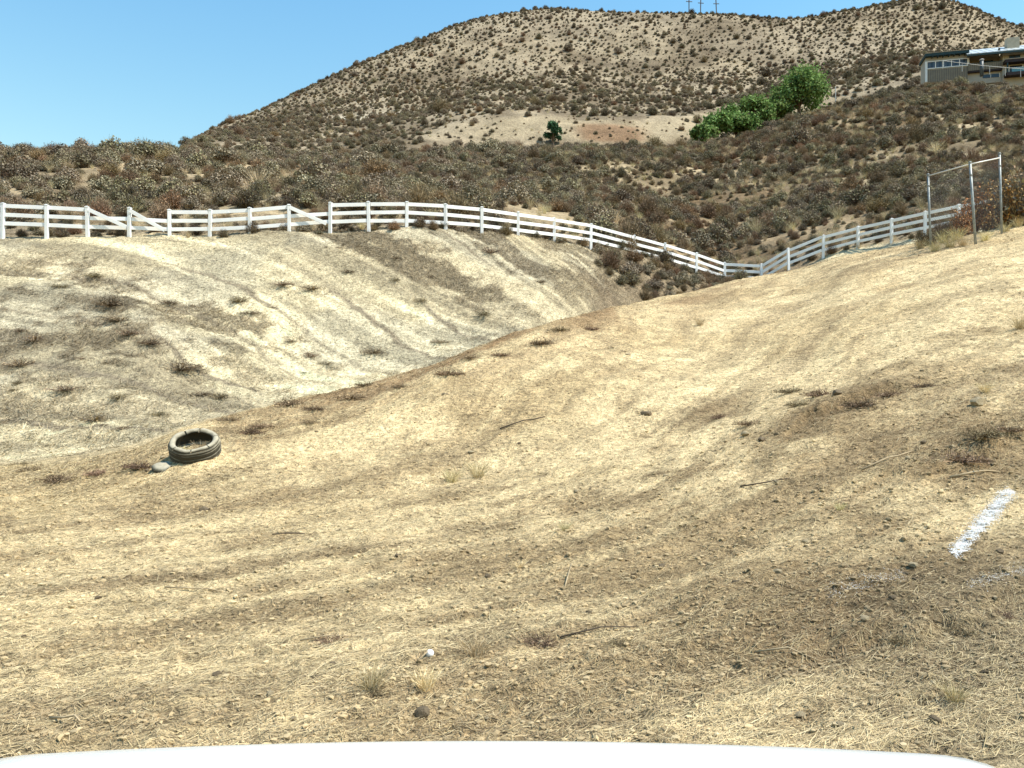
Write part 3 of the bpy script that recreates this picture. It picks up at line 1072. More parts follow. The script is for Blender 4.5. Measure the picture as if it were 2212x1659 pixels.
_by = {}
for (o, desc, bay, yy, kd) in SHR:
    tag(o, None, 'shrub' if kd != 7 else 'grass', desc + 's behind the ' + bay)
    _by.setdefault((desc, bay), []).append((yy, o))
for (desc, bay), lst in _by.items():
    lst.sort(key=lambda q: q[0])
    rank_labels([q[1] for q in lst], desc, 'nearest', 'behind the ' + bay)


def scatter(name, P, kind, scl, rot, label, cat):
    """one object: plants set on points by geometry nodes, their shapes taken from real shrubs of the scene"""
    me = bpy.data.meshes.new(name)
    n = len(P)
    me.vertices.add(n); me.vertices.foreach_set('co', np.asarray(P, np.float32).ravel())
    for nm, val, ty in (('kind', kind, 'INT'), ('scl', scl, 'FLOAT'), ('rot', rot, 'FLOAT')):
        a = me.attributes.new(nm, ty, 'POINT')
        a.data.foreach_set('value', np.asarray(val, np.int32 if ty == 'INT' else np.float32))
    o = obj(name, me)
    tree = bpy.data.node_groups.new(name, 'GeometryNodeTree')
    tree.interface.new_socket('Geometry', in_out='INPUT', socket_type='NodeSocketGeometry')
    tree.interface.new_socket('Geometry', in_out='OUTPUT', socket_type='NodeSocketGeometry')
    N, L = tree.nodes, tree.links
    gi = N.new('NodeGroupInput'); go = N.new('NodeGroupOutput'); jn = N.new('GeometryNodeJoinGeometry')

    def named(nm, ty):
        a = N.new('GeometryNodeInputNamedAttribute'); a.data_type = ty; a.inputs['Name'].default_value = nm
        return a.outputs['Attribute']
    ak, as_, ar = named('kind', 'INT'), named('scl', 'FLOAT'), named('rot', 'FLOAT')
    cx = N.new('ShaderNodeCombineXYZ'); L.new(ar, cx.inputs['Z'])
    e2r = N.new('FunctionNodeEulerToRotation'); L.new(cx.outputs[0], e2r.inputs[0])
    for kd in sorted(set(int(q) for q in np.unique(kind))):
        cmp_ = N.new('FunctionNodeCompare'); cmp_.data_type = 'INT'; cmp_.operation = 'EQUAL'
        L.new(ak, cmp_.inputs[2]); cmp_.inputs[3].default_value = kd
        oi = N.new('GeometryNodeObjectInfo'); oi.inputs['Object'].default_value = protos[kd]; oi.transform_space = 'ORIGINAL'
        oi.inputs['As Instance'].default_value = True
        ip = N.new('GeometryNodeInstanceOnPoints')
        L.new(gi.outputs[0], ip.inputs['Points']); L.new(cmp_.outputs[0], ip.inputs['Selection'])
        L.new(oi.outputs['Geometry'], ip.inputs['Instance']); L.new(e2r.outputs[0], ip.inputs['Rotation']); L.new(as_, ip.inputs['Scale'])
        L.new(ip.outputs[0], jn.inputs[0])
    L.new(jn.outputs[0], go.inputs[0])
    md = o.modifiers.new('scatter', 'NODES'); md.node_group = tree
    return tag(o, label, cat, None, 'stuff')


scatter('hillside_brush', np.stack([BR['x'], BR['y'], BR['z']], 1)[rest], BR['kind'][rest], BR['scl'][rest], BR['rot'][rest],
        'dense grey and brown brush covering the hillside behind the white fence', 'brush')

# --- scattered scrub on the far hill
th, s = brush_points(60000, 12.4, 16.25, seed=16)
x, y, z = ground(th, s)
gap = fbm(x * .03, y * .03, 141, 3)
leftf = 1 - sstep(-.22, .02, th)
ter = (s > 12.9) & (s < 14.1) & (th > -.11) & (th < .27)
dens = .47 + .27 * leftf + .16 * sstep(.28, .55, th) - .12 * np.exp(-((th - .12) / .18) ** 2)
fine_gap = fbm(x * .11, y * .11, 143, 2)
keep = (.16 * gap + .34 * fine_gap + .5 * rng.uniform(0, 1, len(x)) < dens + .10) & ~(ter & (rng.uniform(0, 1, len(x)) > .12))
th, s, x, y, z = th[keep], s[keep], x[keep], y[keep], z[keep]
size = rng.gamma(2.4, .40, len(x)) + .45
size = np.where(th < -.2, size * .9, size)
k = thin(x, y, size * .76)
th, s, x, y, z, size = th[k], s[k], x[k], y[k], z[k], size[k]
kind = rng.choice([0, 1, 3, 4, 5, 6], len(x), p=[.22, .18, .20, .14, .20, .06])
th2, s2 = brush_points(26000, 12.4, 16.2, seed=19)
x2, y2, z2 = ground(th2, s2)
k2 = ~((s2 > 12.9) & (s2 < 14.1) & (th2 > -.11) & (th2 < .27) & (rng.uniform(0, 1, len(th2)) > .8))
x2, y2, z2 = x2[k2], y2[k2], z2[k2]
x = np.concatenate([x, x2]); y = np.concatenate([y, y2]); z = np.concatenate([z, z2])
kind = np.concatenate([kind, rng.choice([1, 3, 4, 7], len(x2), p=[.2, .2, .3, .3])])
size = np.concatenate([size, rng.uniform(.35, .85, len(x2))])
scatter('far_hill_scrub', np.stack([x, y, z - .1], 1), kind, size * .92, rng.uniform(0, 6.28, len(x)),
        'dark scrub dotted over the pale far hill', 'scrub')

# ------------------------------------------------------------------ trees
M_BARK = plain('grey_bark', (.16, .12, .085), .9, .1, .3, 4, 0, .05)
GREEN = [(.150, .245, .064), (.190, .295, .084), (.100, .180, .050), (.230, .330, .112), (.165, .205, .070)]
DGREEN = [(.030, .080, .035), (.045, .100, .045), (.060, .120, .055)]


def make_tree(name, base, height, width, seed, label, cols=GREEN, leaf=.20, n=5200, droop=.35, group=None, lowest=.12):
    rng = np.random.default_rng(seed)
    root = empty(name, base)
    tag(root, label, 'tree', group)
    mb = MB()
    fork = height * .22
    mb.tube([(0, 0, -.5), (0.04, .02, fork * .5), (0, .05, fork), (.1, 0, height * .55)], [height * .035, height * .028, height * .024, height * .008], 8)
    nl = 11
    lob = []
    for i in range(nl):
        a = i * 2.4 + rng.uniform(-.3, .3); e = rng.uniform(.15, 1.25)
        rr = width * .33 * math.cos(e) * rng.uniform(.8, 1.15); zz = height * (lowest + .22 + .46 * math.sin(e) * rng.uniform(.85, 1.1))
        c = Vector((math.cos(a) * rr, math.sin(a) * rr, zz)); lob.append(c)
        st = Vector((0, .03, fork * rng.uniform(.6, 1.2)))
        mid = st.lerp(c, .5) + Vector((0, 0, height * .05))
        mb.tube([st, mid, c], [height * .016, height * .010, height * .004], 6)
    mb.build('trunk', M_BARK, root, smooth=True)
    lc = np.array([tuple(c) for c in lob]); lr = rng.uniform(.17, .25, nl) * width
    # clumps on the lobes
    ncl = 170
    k = rng.integers(0, nl, ncl); dd = rand_dirs(ncl, rng, -.55)
    cc = lc[k] + dd * (lr[k] * rng.uniform(.55, 1.08, ncl))[:, None] * np.array([1, 1, .85])
    per = n // ncl
    kk = np.repeat(np.arange(ncl), per)
    m = len(kk)
    jit = rng.normal(size=(m, 3)) * np.array([.42, .42, .34]) * width / 7.0
    C = cc[kk] + jit; C[:, 2] -= np.abs(rng.normal(size=m)) * droop * height / 8
    C[:, 2] = np.maximum(C[:, 2], height * lowest * rng.uniform(.2, 1, m))
    N = dd[kk] * .6 + rng.normal(size=(m, 3)) * .6 + np.array([0, 0, .5])
    V, F = quads_at(C, N, rng.uniform(leaf * .55, leaf * 1.2, m), rng, .7)
    tone = rng.uniform(.75, 1.25, ncl)[kk][:, None]
    Cc = pal(cols, m, rng, .2) * tone
    obj('crown', mesh_np('crown', V, F, [M_LEAF], color=np.repeat(Cc, 4, axis=0)), root)
    return root


def on_ground_px(u, Y, dv=0):
    x = (u - 512) / FPX * Y
    return Vector((x, Y, gz(x, Y) - .15))


def on_crest(u, s_):
    x_, y_, z_ = ground([(u - 512) / FPX], [s_])
    return Vector((x_[0], y_[0], z_[0] - .15))


GRP = 'green trees on the crest'
make_tree('pepper_tree', on_crest(799, 11.02), 11.2, 10.2, 201, 'tallest and rightmost of the round green pepper trees on the hillside crest', n=8200, leaf=.21, group=GRP, lowest=.03)
make_tree('pepper_tree', on_crest(776, 11.0), 6.4, 4.6, 205, 'dark green low tree crowding the foot of the tallest hillside tree', n=3200, leaf=.20, group=GRP, lowest=.02)
make_tree('pepper_tree', on_crest(755, 11.1), 9.6, 6.2, 202, 'middle green hillside tree, second tallest, left of the tallest', n=5400, leaf=.2, group=GRP, lowest=.03)
make_tree('pepper_tree', on_crest(736, 10.98), 7.6, 6.4, 203, 'bright green spreading tree left of the middle hillside tree', n=5000, leaf=.2, group=GRP, lowest=.02, cols=GREEN + [(.12, .22, .05)])
make_tree('pepper_tree', on_crest(718, 10.95), 6.2, 5.2, 206, 'bushy green tree second from the left in the hillside row', n=3800, leaf=.2, group=GRP, lowest=.02)
make_tree('pepper_tree', on_crest(703, 10.93), 4.2, 4.2, 204, 'lowest green bushy tree at the left end of the hillside row', n=2800, leaf=.19, group=GRP, lowest=.01)
make_tree('young_tree', on_ground_px(553, 126), 5.6, 2.4, 207, 'small dark blue-green tree standing alone by the pale cut bank', cols=DGREEN, n=2600, leaf=.15, droop=.1, lowest=.05)
b = obj('round_bush', KINDS[3][2], None, on_ground_px(660, 127)); b.scale = (2.4, 2.4, 2.2)
tag(b, 'lone round olive bush on the pale cut bank', 'shrub')

# ------------------------------------------------------------------ crosses on the hilltop, pole by the trees
M_POST = plain('dark_timber', (.12, .10, .09), .9, .1, .2, 3)
M_PALE = plain('pale_pipe', (.55, .54, .50), .5, .4, .1, 3)


def skyline_point(u):
    thq = (u - 512) / FPX
    ss = np.linspace(15.3, 16.4, 300)
    xx, yy, zz = ground(np.full(300, thq), ss)
    vv = HOR - (zz - CAMZ) / yy * FPX
    k = int(np.argmin(vv))
    return Vector((xx[k], yy[k], zz[k])), vv[k]


for (u, h, arm, aw, tilt, lab) in ((689, 5.6, 4.4, 2.4, .0, 'left of the three tall timber crosses on the hilltop'),
                                   (700.5, 6.8, 4.0, 2.2, .02, 'middle and tallest of the three timber crosses on the hilltop'),
                                   (716.5, 6.2, 3.9, 2.2, -.04, 'right of the three timber crosses on the hilltop, slightly tilted')):
    p, vv = skyline_point(u)
    r_ = empty('hilltop_cross', p, (0, tilt, .1))
    tag(r_, lab, 'cross', 'crosses on the hilltop')
    MB().box((0, 0, h / 2 - .4), (.30, .30, h + .8)).build('upright', M_POST, r_, bevel=.03)
    cb = MB().box((0, -.16, arm), (aw, .16, .24)).build('crossbeam', M_POST, r_, bevel=.03)
p = on_crest(835.5, 11.06)
r_ = empty('metal_post', p)
tag(r_, 'thin pale metal post standing right of the green hillside trees', 'post')
MB().tube([(0, 0, -.3), (0, 0, 4.2)], [.075, .075], 8).build('pole', M_PALE, r_)
MB().tube([(0, 0, 4.18), (0, 0, 4.28)], [.09, .06], 8).build('pole_cap', M_PALE, r_)

# ------------------------------------------------------------------ house on the crest
M_CREAM = plain('cream_stucco', (.42, .395, .33), .9, .15, .07, 1.5)
M_ROOF = plain('white_metal_roof', (.42, .45, .44), .4, .4, .06, .6)
M_FASC = plain('dark_green_fascia', (.022, .050, .052), .6, .3, .2, 2)
M_SIDE = plain('grey_wood_siding', (.190, .170, .135), .9, .1, .15, 1.5)
M_TANW = plain('tan_wall', (.34, .29, .21), .9, .1, .15, 1.2)
M_DKB = plain('dark_timber_beam', (.045, .035, .035), .8, .2, .2, 2)
M_WHT = plain('white_trim', (.78, .78, .74), .6, .3, .05, 2)
M_STOVE = plain('dark_pipe', (.07, .085, .09), .5, .4, .2, 2)
M_RAILG = plain('blue_green_glass', (.10, .25, .28), .12, .5, .1, 1)
M_GLASS = NT('window_glass', .2, .35).out((.035, .06, .09))
M_DOORG = NT('dark_glass', .15, .4).out((.018, .018, .022))
M_CURT = plain('blue_curtain', (.09, .125, .17), .8, .1, .25, 9)
M_CHIM = plain('tan_chimney', (.42, .38, .29), .9, .1, .12, 2, 0, .02)

HY = 141.0
HPX = HY / FPX * .0726                                         # metres per unit of the enlarged view
hs_loc = world_px(925.2, 77.6, HY)
house = empty('hillside_house', hs_loc, (0, 0, R(-14)))
tag(house, 'two-storey cream house with white metal roof and green fascia on the hill crest', 'house')


def hx(X): return (X - 860) * HPX / math.cos(R(14))
def hz(X, Yp): return (790 - (Yp + .115 * (X - 860))) * HPX


def hbox(name, X0, X1, Y0, Y1, ref, d0, d1, mat, parent=None, bev=0.0):
    """box on the facade: X span, enlarged-view rows Y0 (top) and Y1 (bottom) at column ref; d0 front, d1 back depth (metres)"""
    x0, x1 = hx(X0), hx(X1); z1, z0 = hz(ref, Y0), hz(ref, Y1)
    return MB().box(((x0 + x1) / 2, (d0 + d1) / 2, (z0 + z1) / 2), (x1 - x0, d1 - d0, z1 - z0)).build(name, mat, parent or house, bevel=bev)


# left wing
hbox('wall', 868, 1372, 520, 830, 870, 0, 3.6, M_CREAM)
hbox('siding', 884, 1371, 690, 860, 884, -.06, -.004, M_SIDE)
for kx in range(884, 1370, 27):
    hbox('board_joint', kx, kx + 4, 690, 860, 884, -.075, -.062, M_TANW)
f_ = hbox('fascia', 848, 1378, 484, 522, 850, -.75, 3.7, M_FASC)
hbox('roof', 846, 1380, 478, 485, 850, -.8, 3.8, M_TANW)
hbox('corner_post', 858, 884, 575, 860, 870, -.16, -.062, M_WHT)
for i in range(5):
    X0 = 893 + i * 96.5; X1 = X0 + 86
    wdw = hbox('window', X0, X1, 580, 666, 895, -.04, .12, M_GLASS)
    hbox('frame', X1, X1 + 10.5, 574, 668, 895, -.10, -.003, M_WHT, wdw)
    hbox('curtain', X0 + 6, X0 + 32, 584, 660, 895, -.052, -.042, M_CURT, wdw)
    hbox('curtain', X1 - 22, X1 - 8, 584, 660, 895, -.052, -.042, M_CURT, wdw)
hbox('sill', 886, 1374, 664, 676, 895, -.14, -.061, M_WHT)
hbox('lintel', 886, 1374, 570, 581, 895, -.12, -.003, M_WHT)
for i in range(7):
    X0 = 935 + i * 66
    hbox('rafter_tail', X0, X0 + 9, 520, 540, 860, -.7, -.003, M_FASC)
# middle section with deck
hbox('wall', 1380, 1784, 415, 780, 1400, 1.6, 3.6, M_TANW)
hbox('wall', 1380, 1784, 690, 860, 1400, .5, 1.59, M_CREAM)
hbox('door', 1556, 1705, 497, 590, 1640, 1.5, 1.62, M_DOORG)
hbox('deck_panel', 1376, 1781, 598, 690, 1400, -.1, .02, M_SIDE)
for kx in range(1384, 1780, 26):
    hbox('board_joint', kx, kx + 4, 599, 689, 1400, -.114, -.102, M_TANW)
hbox('deck_rail', 1374, 1783, 590, 598, 1400, -.16, .06, M_FASC)
hbox('deck_beam', 1376, 1781, 690, 712, 1400, -.06, 1.5, M_DKB)
hbox('post', 1372, 1392, 512, 598, 1380, -.05, .12, M_WHT)
wdw = hbox('window', 1562, 1652, 722, 768, 1600, .42, .52, M_GLASS)
hbox('frame', 1652, 1658, 718, 772, 1600, .40, .51, M_WHT, wdw)
wdw = hbox('window', 1660, 1756, 718, 764, 1640, .42, .52, M_GLASS)
hbox('frame', 1756, 1762, 714, 768, 1640, .40, .51, M_WHT, wdw)
# right section
hbox('wall', 1784, 2560, 432, 900, 1790, 0, 3.6, M_CREAM)
for (X0, X1) in ((1862, 1992), (2058, 2188), (2254, 2384)):
    wdw = hbox('window', X0, X1, 482, 548, 1862, -.03, .1, M_GLASS)
    hbox('frame', X0 - 6, X1 + 6, 474, 482, 1862, -.07, -.002, M_DKB, wdw)
    hbox('frame', (X0 + X1) / 2 - 4, (X0 + X1) / 2 + 4, 482, 548, 1862, -.07, -.031, M_DKB, wdw)
    hbox('sill', X0 - 6, X1 + 6, 548, 555, 1862, -.09, -.002, M_WHT, wdw)
hbox('balcony_band', 1788, 2560, 570, 608, 1790, -1.3, -.003, M_DKB)
hbox('balcony_trim', 1786, 2560, 562, 570, 1790, -1.36, -.003, M_TANW)
for (X0, X1) in ((1865, 2012), (2038, 2200), (2226, 2390)):
    d = hbox('sliding_door', X0, X1, 618, 730, 1865, -.03, .1, M_DOORG)
    hbox('frame', X0 - 9, X0, 612, 736, 1865, -.07, -.002, M_WHT, d)
    hbox('frame', X1, X1 + 9, 612, 736, 1865, -.07, -.002, M_WHT, d)
    hbox('glass_railing', X0 - 2, X1 + 2, 682, 732, 1865, -1.2, -1.16, M_RAILG)
hbox('railing_cap', 1830, 2560, 676, 682, 1865, -1.22, -1.14, M_WHT)
hbox('lower_deck', 1800, 2560, 734, 775, 1865, -1.4, -.003, M_DKB)
hbox('post', 1806, 1822, 608, 734, 1810, -1.25, -1.1, M_FASC)
# sloping white roof over middle and right sections
x0, x1 = hx(1336), hx(2580)
ze = hz(1400, 492); zr = ze + 1.62
rf = MB().add([(x0, -1.3, ze), (x1, -1.3, ze), (x1, 3.7, zr + .9), (x0 + .7, 3.7, zr + .9), (x0, -1.3, ze - .12), (x1, -1.3, ze - .12), (x1, 3.7, zr + .78), (x0 + .7, 3.7, zr + .78)],
              [(0, 1, 2, 3), (7, 6, 5, 4), (0, 4, 5, 1), (1, 5, 6, 2), (2, 6, 7, 3), (3, 7, 4, 0)]).build('roof', M_ROOF, house)
for i in range(14):
    xx = x0 + .8 + i * (x1 - x0 - 1) / 14
    MB().bar((xx, -1.3, ze + .02), (xx, 3.6, zr + .88), .05, .05).build('roof_seam', M_ROOF, rf)
MB().box(((x0 + x1) / 2, -1.25, ze - .27), (x1 - x0, .12, .30)).build('fascia', M_FASC, house)
ch = MB().box(((hx(1932) + hx(2078)) / 2 - .9, 1.7, (hz(2000, 245) + hz(2000, 400)) / 2 + .75), (hx(2078) - hx(1932), 1.4, hz(2000, 245) - hz(2000, 400))).build('chimney', M_CHIM, house, bevel=.02)
MB().box(((hx(1975) + hx(2030)) / 2 - .9, 1.7, hz(2000, 245) + .84), (.7, .6, .18)).build('chimney_cap', M_STOVE, ch)
dish = MB()
dpts = []
for r_i in range(4):
    rr = .26 * r_i / 3
    for a in range(12):
        dpts.append((rr * math.cos(a * math.pi / 6), -.08 + .12 * (r_i / 3) ** 2 * -1, rr * math.sin(a * math.pi / 6)))
dish.add(dpts, [(i * 12 + a, i * 12 + (a + 1) % 12, (i + 1) * 12 + (a + 1) % 12, (i + 1) * 12 + a) for i in range(3) for a in range(12)])
dz = Vector((hx(1720), -.6, hz(1720, 425) + .15))
sd = dish.build('satellite_dish', M_STOVE, house, loc=dz, rot=(.3, 0, .5))
MB().tube([(0, 0, -.5), (0, 0, 0)], [.03, .03], 6).build('dish_mast', M_STOVE, sd)
# flue standing in front of the deck
fl = empty('stove_flue', house.matrix_basis @ Vector((hx(1490), -2.2, hz(1490, 800))))
tag(fl, 'dark upright flue pipe with a round cap in front of the cream house', 'pipe')
hh = (800 - 612) * HPX
MB().tube([(0, 0, -.3), (0, 0, hh)], [.30, .30], 14).build('pipe', M_STOVE, fl, smooth=True)
MB().tube([(0, 0, hh), (0, 0, hh + .1), (0, 0, hh + .2)], [.37, .37, .2], 14).build('cap', M_PALE, fl, smooth=True)
# wire guard rail stepping down in front of the house
gr = empty('guard_rail', house.matrix_basis @ Vector((hx(1010), -3.2, hz(1010, 790))))
tag(gr, 'pale sloping guard rail on thin posts in front of the cream house', 'railing')
GO = gr.location
def hp(X, Yp, d): return house.matrix_basis @ Vector((hx(X), d, hz(X, Yp))) - GO
MB().tube([hp(1010, 655, -3.2), hp(1480, 715, -3.2), hp(2230, 776, -3.2)], [.045] * 3, 6).build('top_rail', M_PALE, gr)
for X, Yt in ((1010, 655), (1240, 688), (1560, 722), (1740, 738), (1915, 752), (2000, 759), (2190, 773)):
    MB().tube([hp(X, Yt + 110, -3.2), hp(X, Yt, -3.2)], [.04, .04], 6).build('post', M_PALE, gr)

# ------------------------------------------------------------------ tyre on the slope
M_RUB = NT('dusty_rubber', .9, .2)
_n = M_RUB.noise(M_RUB.objc(), 7, 6, .65)
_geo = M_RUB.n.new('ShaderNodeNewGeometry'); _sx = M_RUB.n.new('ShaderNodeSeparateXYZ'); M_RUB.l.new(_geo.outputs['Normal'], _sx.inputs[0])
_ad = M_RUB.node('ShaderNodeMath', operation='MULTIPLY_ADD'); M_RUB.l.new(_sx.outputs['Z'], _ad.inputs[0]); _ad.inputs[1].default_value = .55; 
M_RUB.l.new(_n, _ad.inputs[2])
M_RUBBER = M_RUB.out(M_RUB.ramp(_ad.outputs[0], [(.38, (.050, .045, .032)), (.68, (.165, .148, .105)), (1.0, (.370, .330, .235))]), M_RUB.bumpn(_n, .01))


def revolve(prof, n, gaps=(), gw=.02, wob=0.0, closed=True, thick=0):
    mb = MB(); m = len(prof)
    vs = []
    for i in range(n):
        a = 2 * math.pi * i / n
        for (r, z_) in prof:
            k = 1 + wob * math.sin(3 * a + 1) * .5 + wob * math.sin(7 * a) * .3
            vs.append((r * k * math.cos(a), r * k * math.sin(a), z_ + wob * .3 * math.sin(5 * a + r * 20)))
    fs = []
    for i in range(n):
        a = 2 * math.pi * (i + .5) / n
        if any(abs((a - g + math.pi) % (2 * math.pi) - math.pi) < gw for g in gaps): continue
        j = (i + 1) % n
        for k in range(m if closed else m - 1):
            k2 = (k + 1) % m
            fs.append((i * m + k, j * m + k, j * m + k2, i * m + k2))
    return mb.add(vs, fs)


TR = .355
tz = gz(TYRE_X, TYRE_Y + .1)
tyre = empty('tyre', (TYRE_X, TYRE_Y + .14, tz + .085), (R(27), R(3), 0))
tag(tyre, 'old cracked black car tyre lying flat on the slope', 'tyre')
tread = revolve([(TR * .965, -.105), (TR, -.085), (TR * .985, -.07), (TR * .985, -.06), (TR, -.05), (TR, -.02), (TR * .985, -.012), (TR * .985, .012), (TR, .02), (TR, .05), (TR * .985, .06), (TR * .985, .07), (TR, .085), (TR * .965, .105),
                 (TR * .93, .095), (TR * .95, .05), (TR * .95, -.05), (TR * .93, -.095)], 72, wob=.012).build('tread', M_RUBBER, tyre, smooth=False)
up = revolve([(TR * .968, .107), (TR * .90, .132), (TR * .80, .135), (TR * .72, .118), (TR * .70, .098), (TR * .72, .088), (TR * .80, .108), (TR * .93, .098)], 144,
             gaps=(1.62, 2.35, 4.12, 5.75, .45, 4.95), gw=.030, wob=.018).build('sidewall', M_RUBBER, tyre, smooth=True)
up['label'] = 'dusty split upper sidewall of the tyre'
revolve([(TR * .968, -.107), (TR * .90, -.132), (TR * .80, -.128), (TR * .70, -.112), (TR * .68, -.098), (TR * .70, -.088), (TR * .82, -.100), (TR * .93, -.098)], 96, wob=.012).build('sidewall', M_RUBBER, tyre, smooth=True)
# torn scrap of tread lying beside it
sx, sy = TYRE_X - .40, TYRE_Y - .12
scr = MB(); ring = []
for i in range(13):
    a = math.pi * (.12 + .76 * i / 12)
    for (r, z_) in ((.33, .0), (.34, .05), (.29, .085), (.14, .10), (.02, .04)):
        ring.append((-r * math.sin(a) * .9 + .12, r * math.cos(a) * .75, z_ * (1 - .25 * abs(math.cos(a)))))
fs = [(i * 5 + k, i * 5 + k + 1, (i + 1) * 5 + k + 1, (i + 1) * 5 + k) for i in range(12) for k in range(4)] + [(0, 1, 2, 3, 4), tuple(12 * 5 + k for k in (4, 3, 2, 1, 0))]
scr.add(ring, fs)
scr.v = [(p[0] * 1.05, p[1] * 1.05, p[2] * 1.0) for p in scr.v]
so = scr.build('tyre_scrap', M_RUBBER, None, smooth=True, loc=(sx + .10, sy, gz(sx, sy) - .01), rot=(R(10), 0, R(18)))
tag(so, 'half-buried dusty piece of torn tyre at the left foot of the tyre', 'tyre')

# ------------------------------------------------------------------ white ball
bp, _ = at_pixel(430, 660)
M_BALL = plain('scuffed_white_ball', (.74, .73, .70), .55, .4, .06, 30)
me = bpy.data.meshes.new('ball')
import bmesh
bm = bmesh.new(); bmesh.ops.create_icosphere(bm, subdivisions=4, radius=.0225)
for v_ in bm.verts:
    n_ = v_.co.normalized()
    v_.co *= 1 - .03 * max(0, math.sin(n_.x * 26) * math.sin(n_.y * 26) * math.sin(n_.z * 26))
bm.to_mesh(me); bm.free(); me.materials.append(M_BALL)
me.polygons.foreach_set('use_smooth', np.ones(len(me.polygons), bool))
tag(obj('ball', me, None, bp + Vector((0, 0, .012))), 'small white dimpled ball lying in the straw', 'ball')

# ------------------------------------------------------------------ loose things on the ground: straw, chaff, clods
def lay(name, n, s0, s1, field, cols, len_rng, wid, tilt, seed, label, cat, th0=-.76, th1=.76, lift=.005, align=None, far_scale=True, blend=.45):
    rng = np.random.default_rng(seed)
    th = rng.uniform(th0, th1, n * 3); s = rng.uniform(s0, s1, n * 3)
    Y, _ = profile(th, s); X = th * Y
    p = field(X, Y, s)
    k = np.where(rng.uniform(0, 1, n * 3) < p)[0][:n]
    th, s = th[k], s[k]; m = len(k)
    x, y, z = ground(th, s)
    L = rng.uniform(len_rng[0], len_rng[1], m) * rng.uniform(.5, 1, m)
    fs = np.clip(y / 6.0, 1, 2.4) if far_scale else np.ones(m)
    L = L * fs ** .5; W = wid * rng.uniform(.7, 1.4, m) * fs
    a = rng.uniform(0, 2 * math.pi, m)
    if align is not None:
        a = np.where(rng.uniform(0, 1, m) < .55, align(x, y) + rng.normal(size=m) * .45, a)
    e = np.abs(rng.normal(size=m)) * tilt
    # lie along the slope: sample the ground at the far end
    D = np.stack([np.cos(a) * np.cos(e), np.sin(a) * np.cos(e), np.sin(e)], 1)
    ex = x + D[:, 0] * L; ey = y + D[:, 1] * L
    ds = (ey - y) * .02 / np.maximum(profile(ex / np.maximum(ey, .5), s + .02)[0] - profile(ex / np.maximum(ey, .5), s)[0], 1e-4)
    z2 = ground(ex / np.maximum(ey, .5), np.clip(s + np.clip(ds, -.3, .3), 0, 8.9), True)[2]
    P0 = np.stack([x, y, z + lift], 1)
    P1 = np.stack([ex, ey, z2 + lift + np.sin(e) * L], 1)
    S = np.stack([-np.sin(a), np.cos(a), rng.uniform(-.6, .6, m)], 1) * W[:, None] * .5
    V = np.stack([P0 - S, P0 + S, P1 + S * .6, P1 - S * .6], 1).reshape(-1, 3)
    F = np.arange(m * 4).reshape(m, 4)
    c = pal(cols, m, rng, .25)
    gc = ground_colour(x, y, z, x / y, s); c = c * (1 - blend) + gc * .92 * rng.uniform(.7, 1.3, (m, 1)) * blend
    return tag(obj(name, mesh_np(name, V, F, [M_LITTER], color=np.repeat(c, 4, axis=0))), label, cat, None, 'stuff')


STRAW = [(.56, .455, .245), (.48, .38, .19), (.64, .545, .33), (.40, .31, .15)]
CHAFF = [(.18, .132, .074), (.24, .178, .10), (.13, .097, .058), (.31, .243, .14)]
lay('straw', 150000, .9, 4.0, lambda x, y, s: .22 + .78 * straw_field(x, y, s) * (1 - .6 * earth_field(x, y, s)), STRAW, (.02, .09), .0021, .14, 301,
    'bleached straw strewn over the foreground slope', 'straw', align=lambda x, y: np.arctan2(.13 * y, 1.0 + .03 * x * x))
lay('chaff', 95000, .9, 4.0, lambda x, y, s: .35 + .65 * np.clip(1 - straw_field(x, y, s) + earth_field(x, y, s), 0, 1), CHAFF, (.015, .06), .0036, .18, 302,
    'brown chopped stalks mixed into the foreground straw', 'chaff', blend=.15)
lay('bank_chaff', 90000, 4.9, 8.3, lambda x, y, s: np.clip(litter_field(x, y, s), .05, 1) * (1 - sstep(.12, .2, x / y)), DARK + CHAFF, (.10, .32), .010, .3, 303,
    'dark chopped brush lying in patches on the far bank', 'chaff', th1=.3, far_scale=False)


def clod_template(seed):
    rng = np.random.default_rng(seed)
    bm = bmesh.new(); bmesh.ops.create_icosphere(bm, subdivisions=1, radius=1.0)
    V = np.array([v.co[:] for v in bm.verts]); F = np.array([[v.index for v in f.verts] for f in bm.faces]); bm.free()
    V = V * rng.uniform(.6, 1.25, (len(V), 1)) * np.array([1, .8, .62])
    return V, F


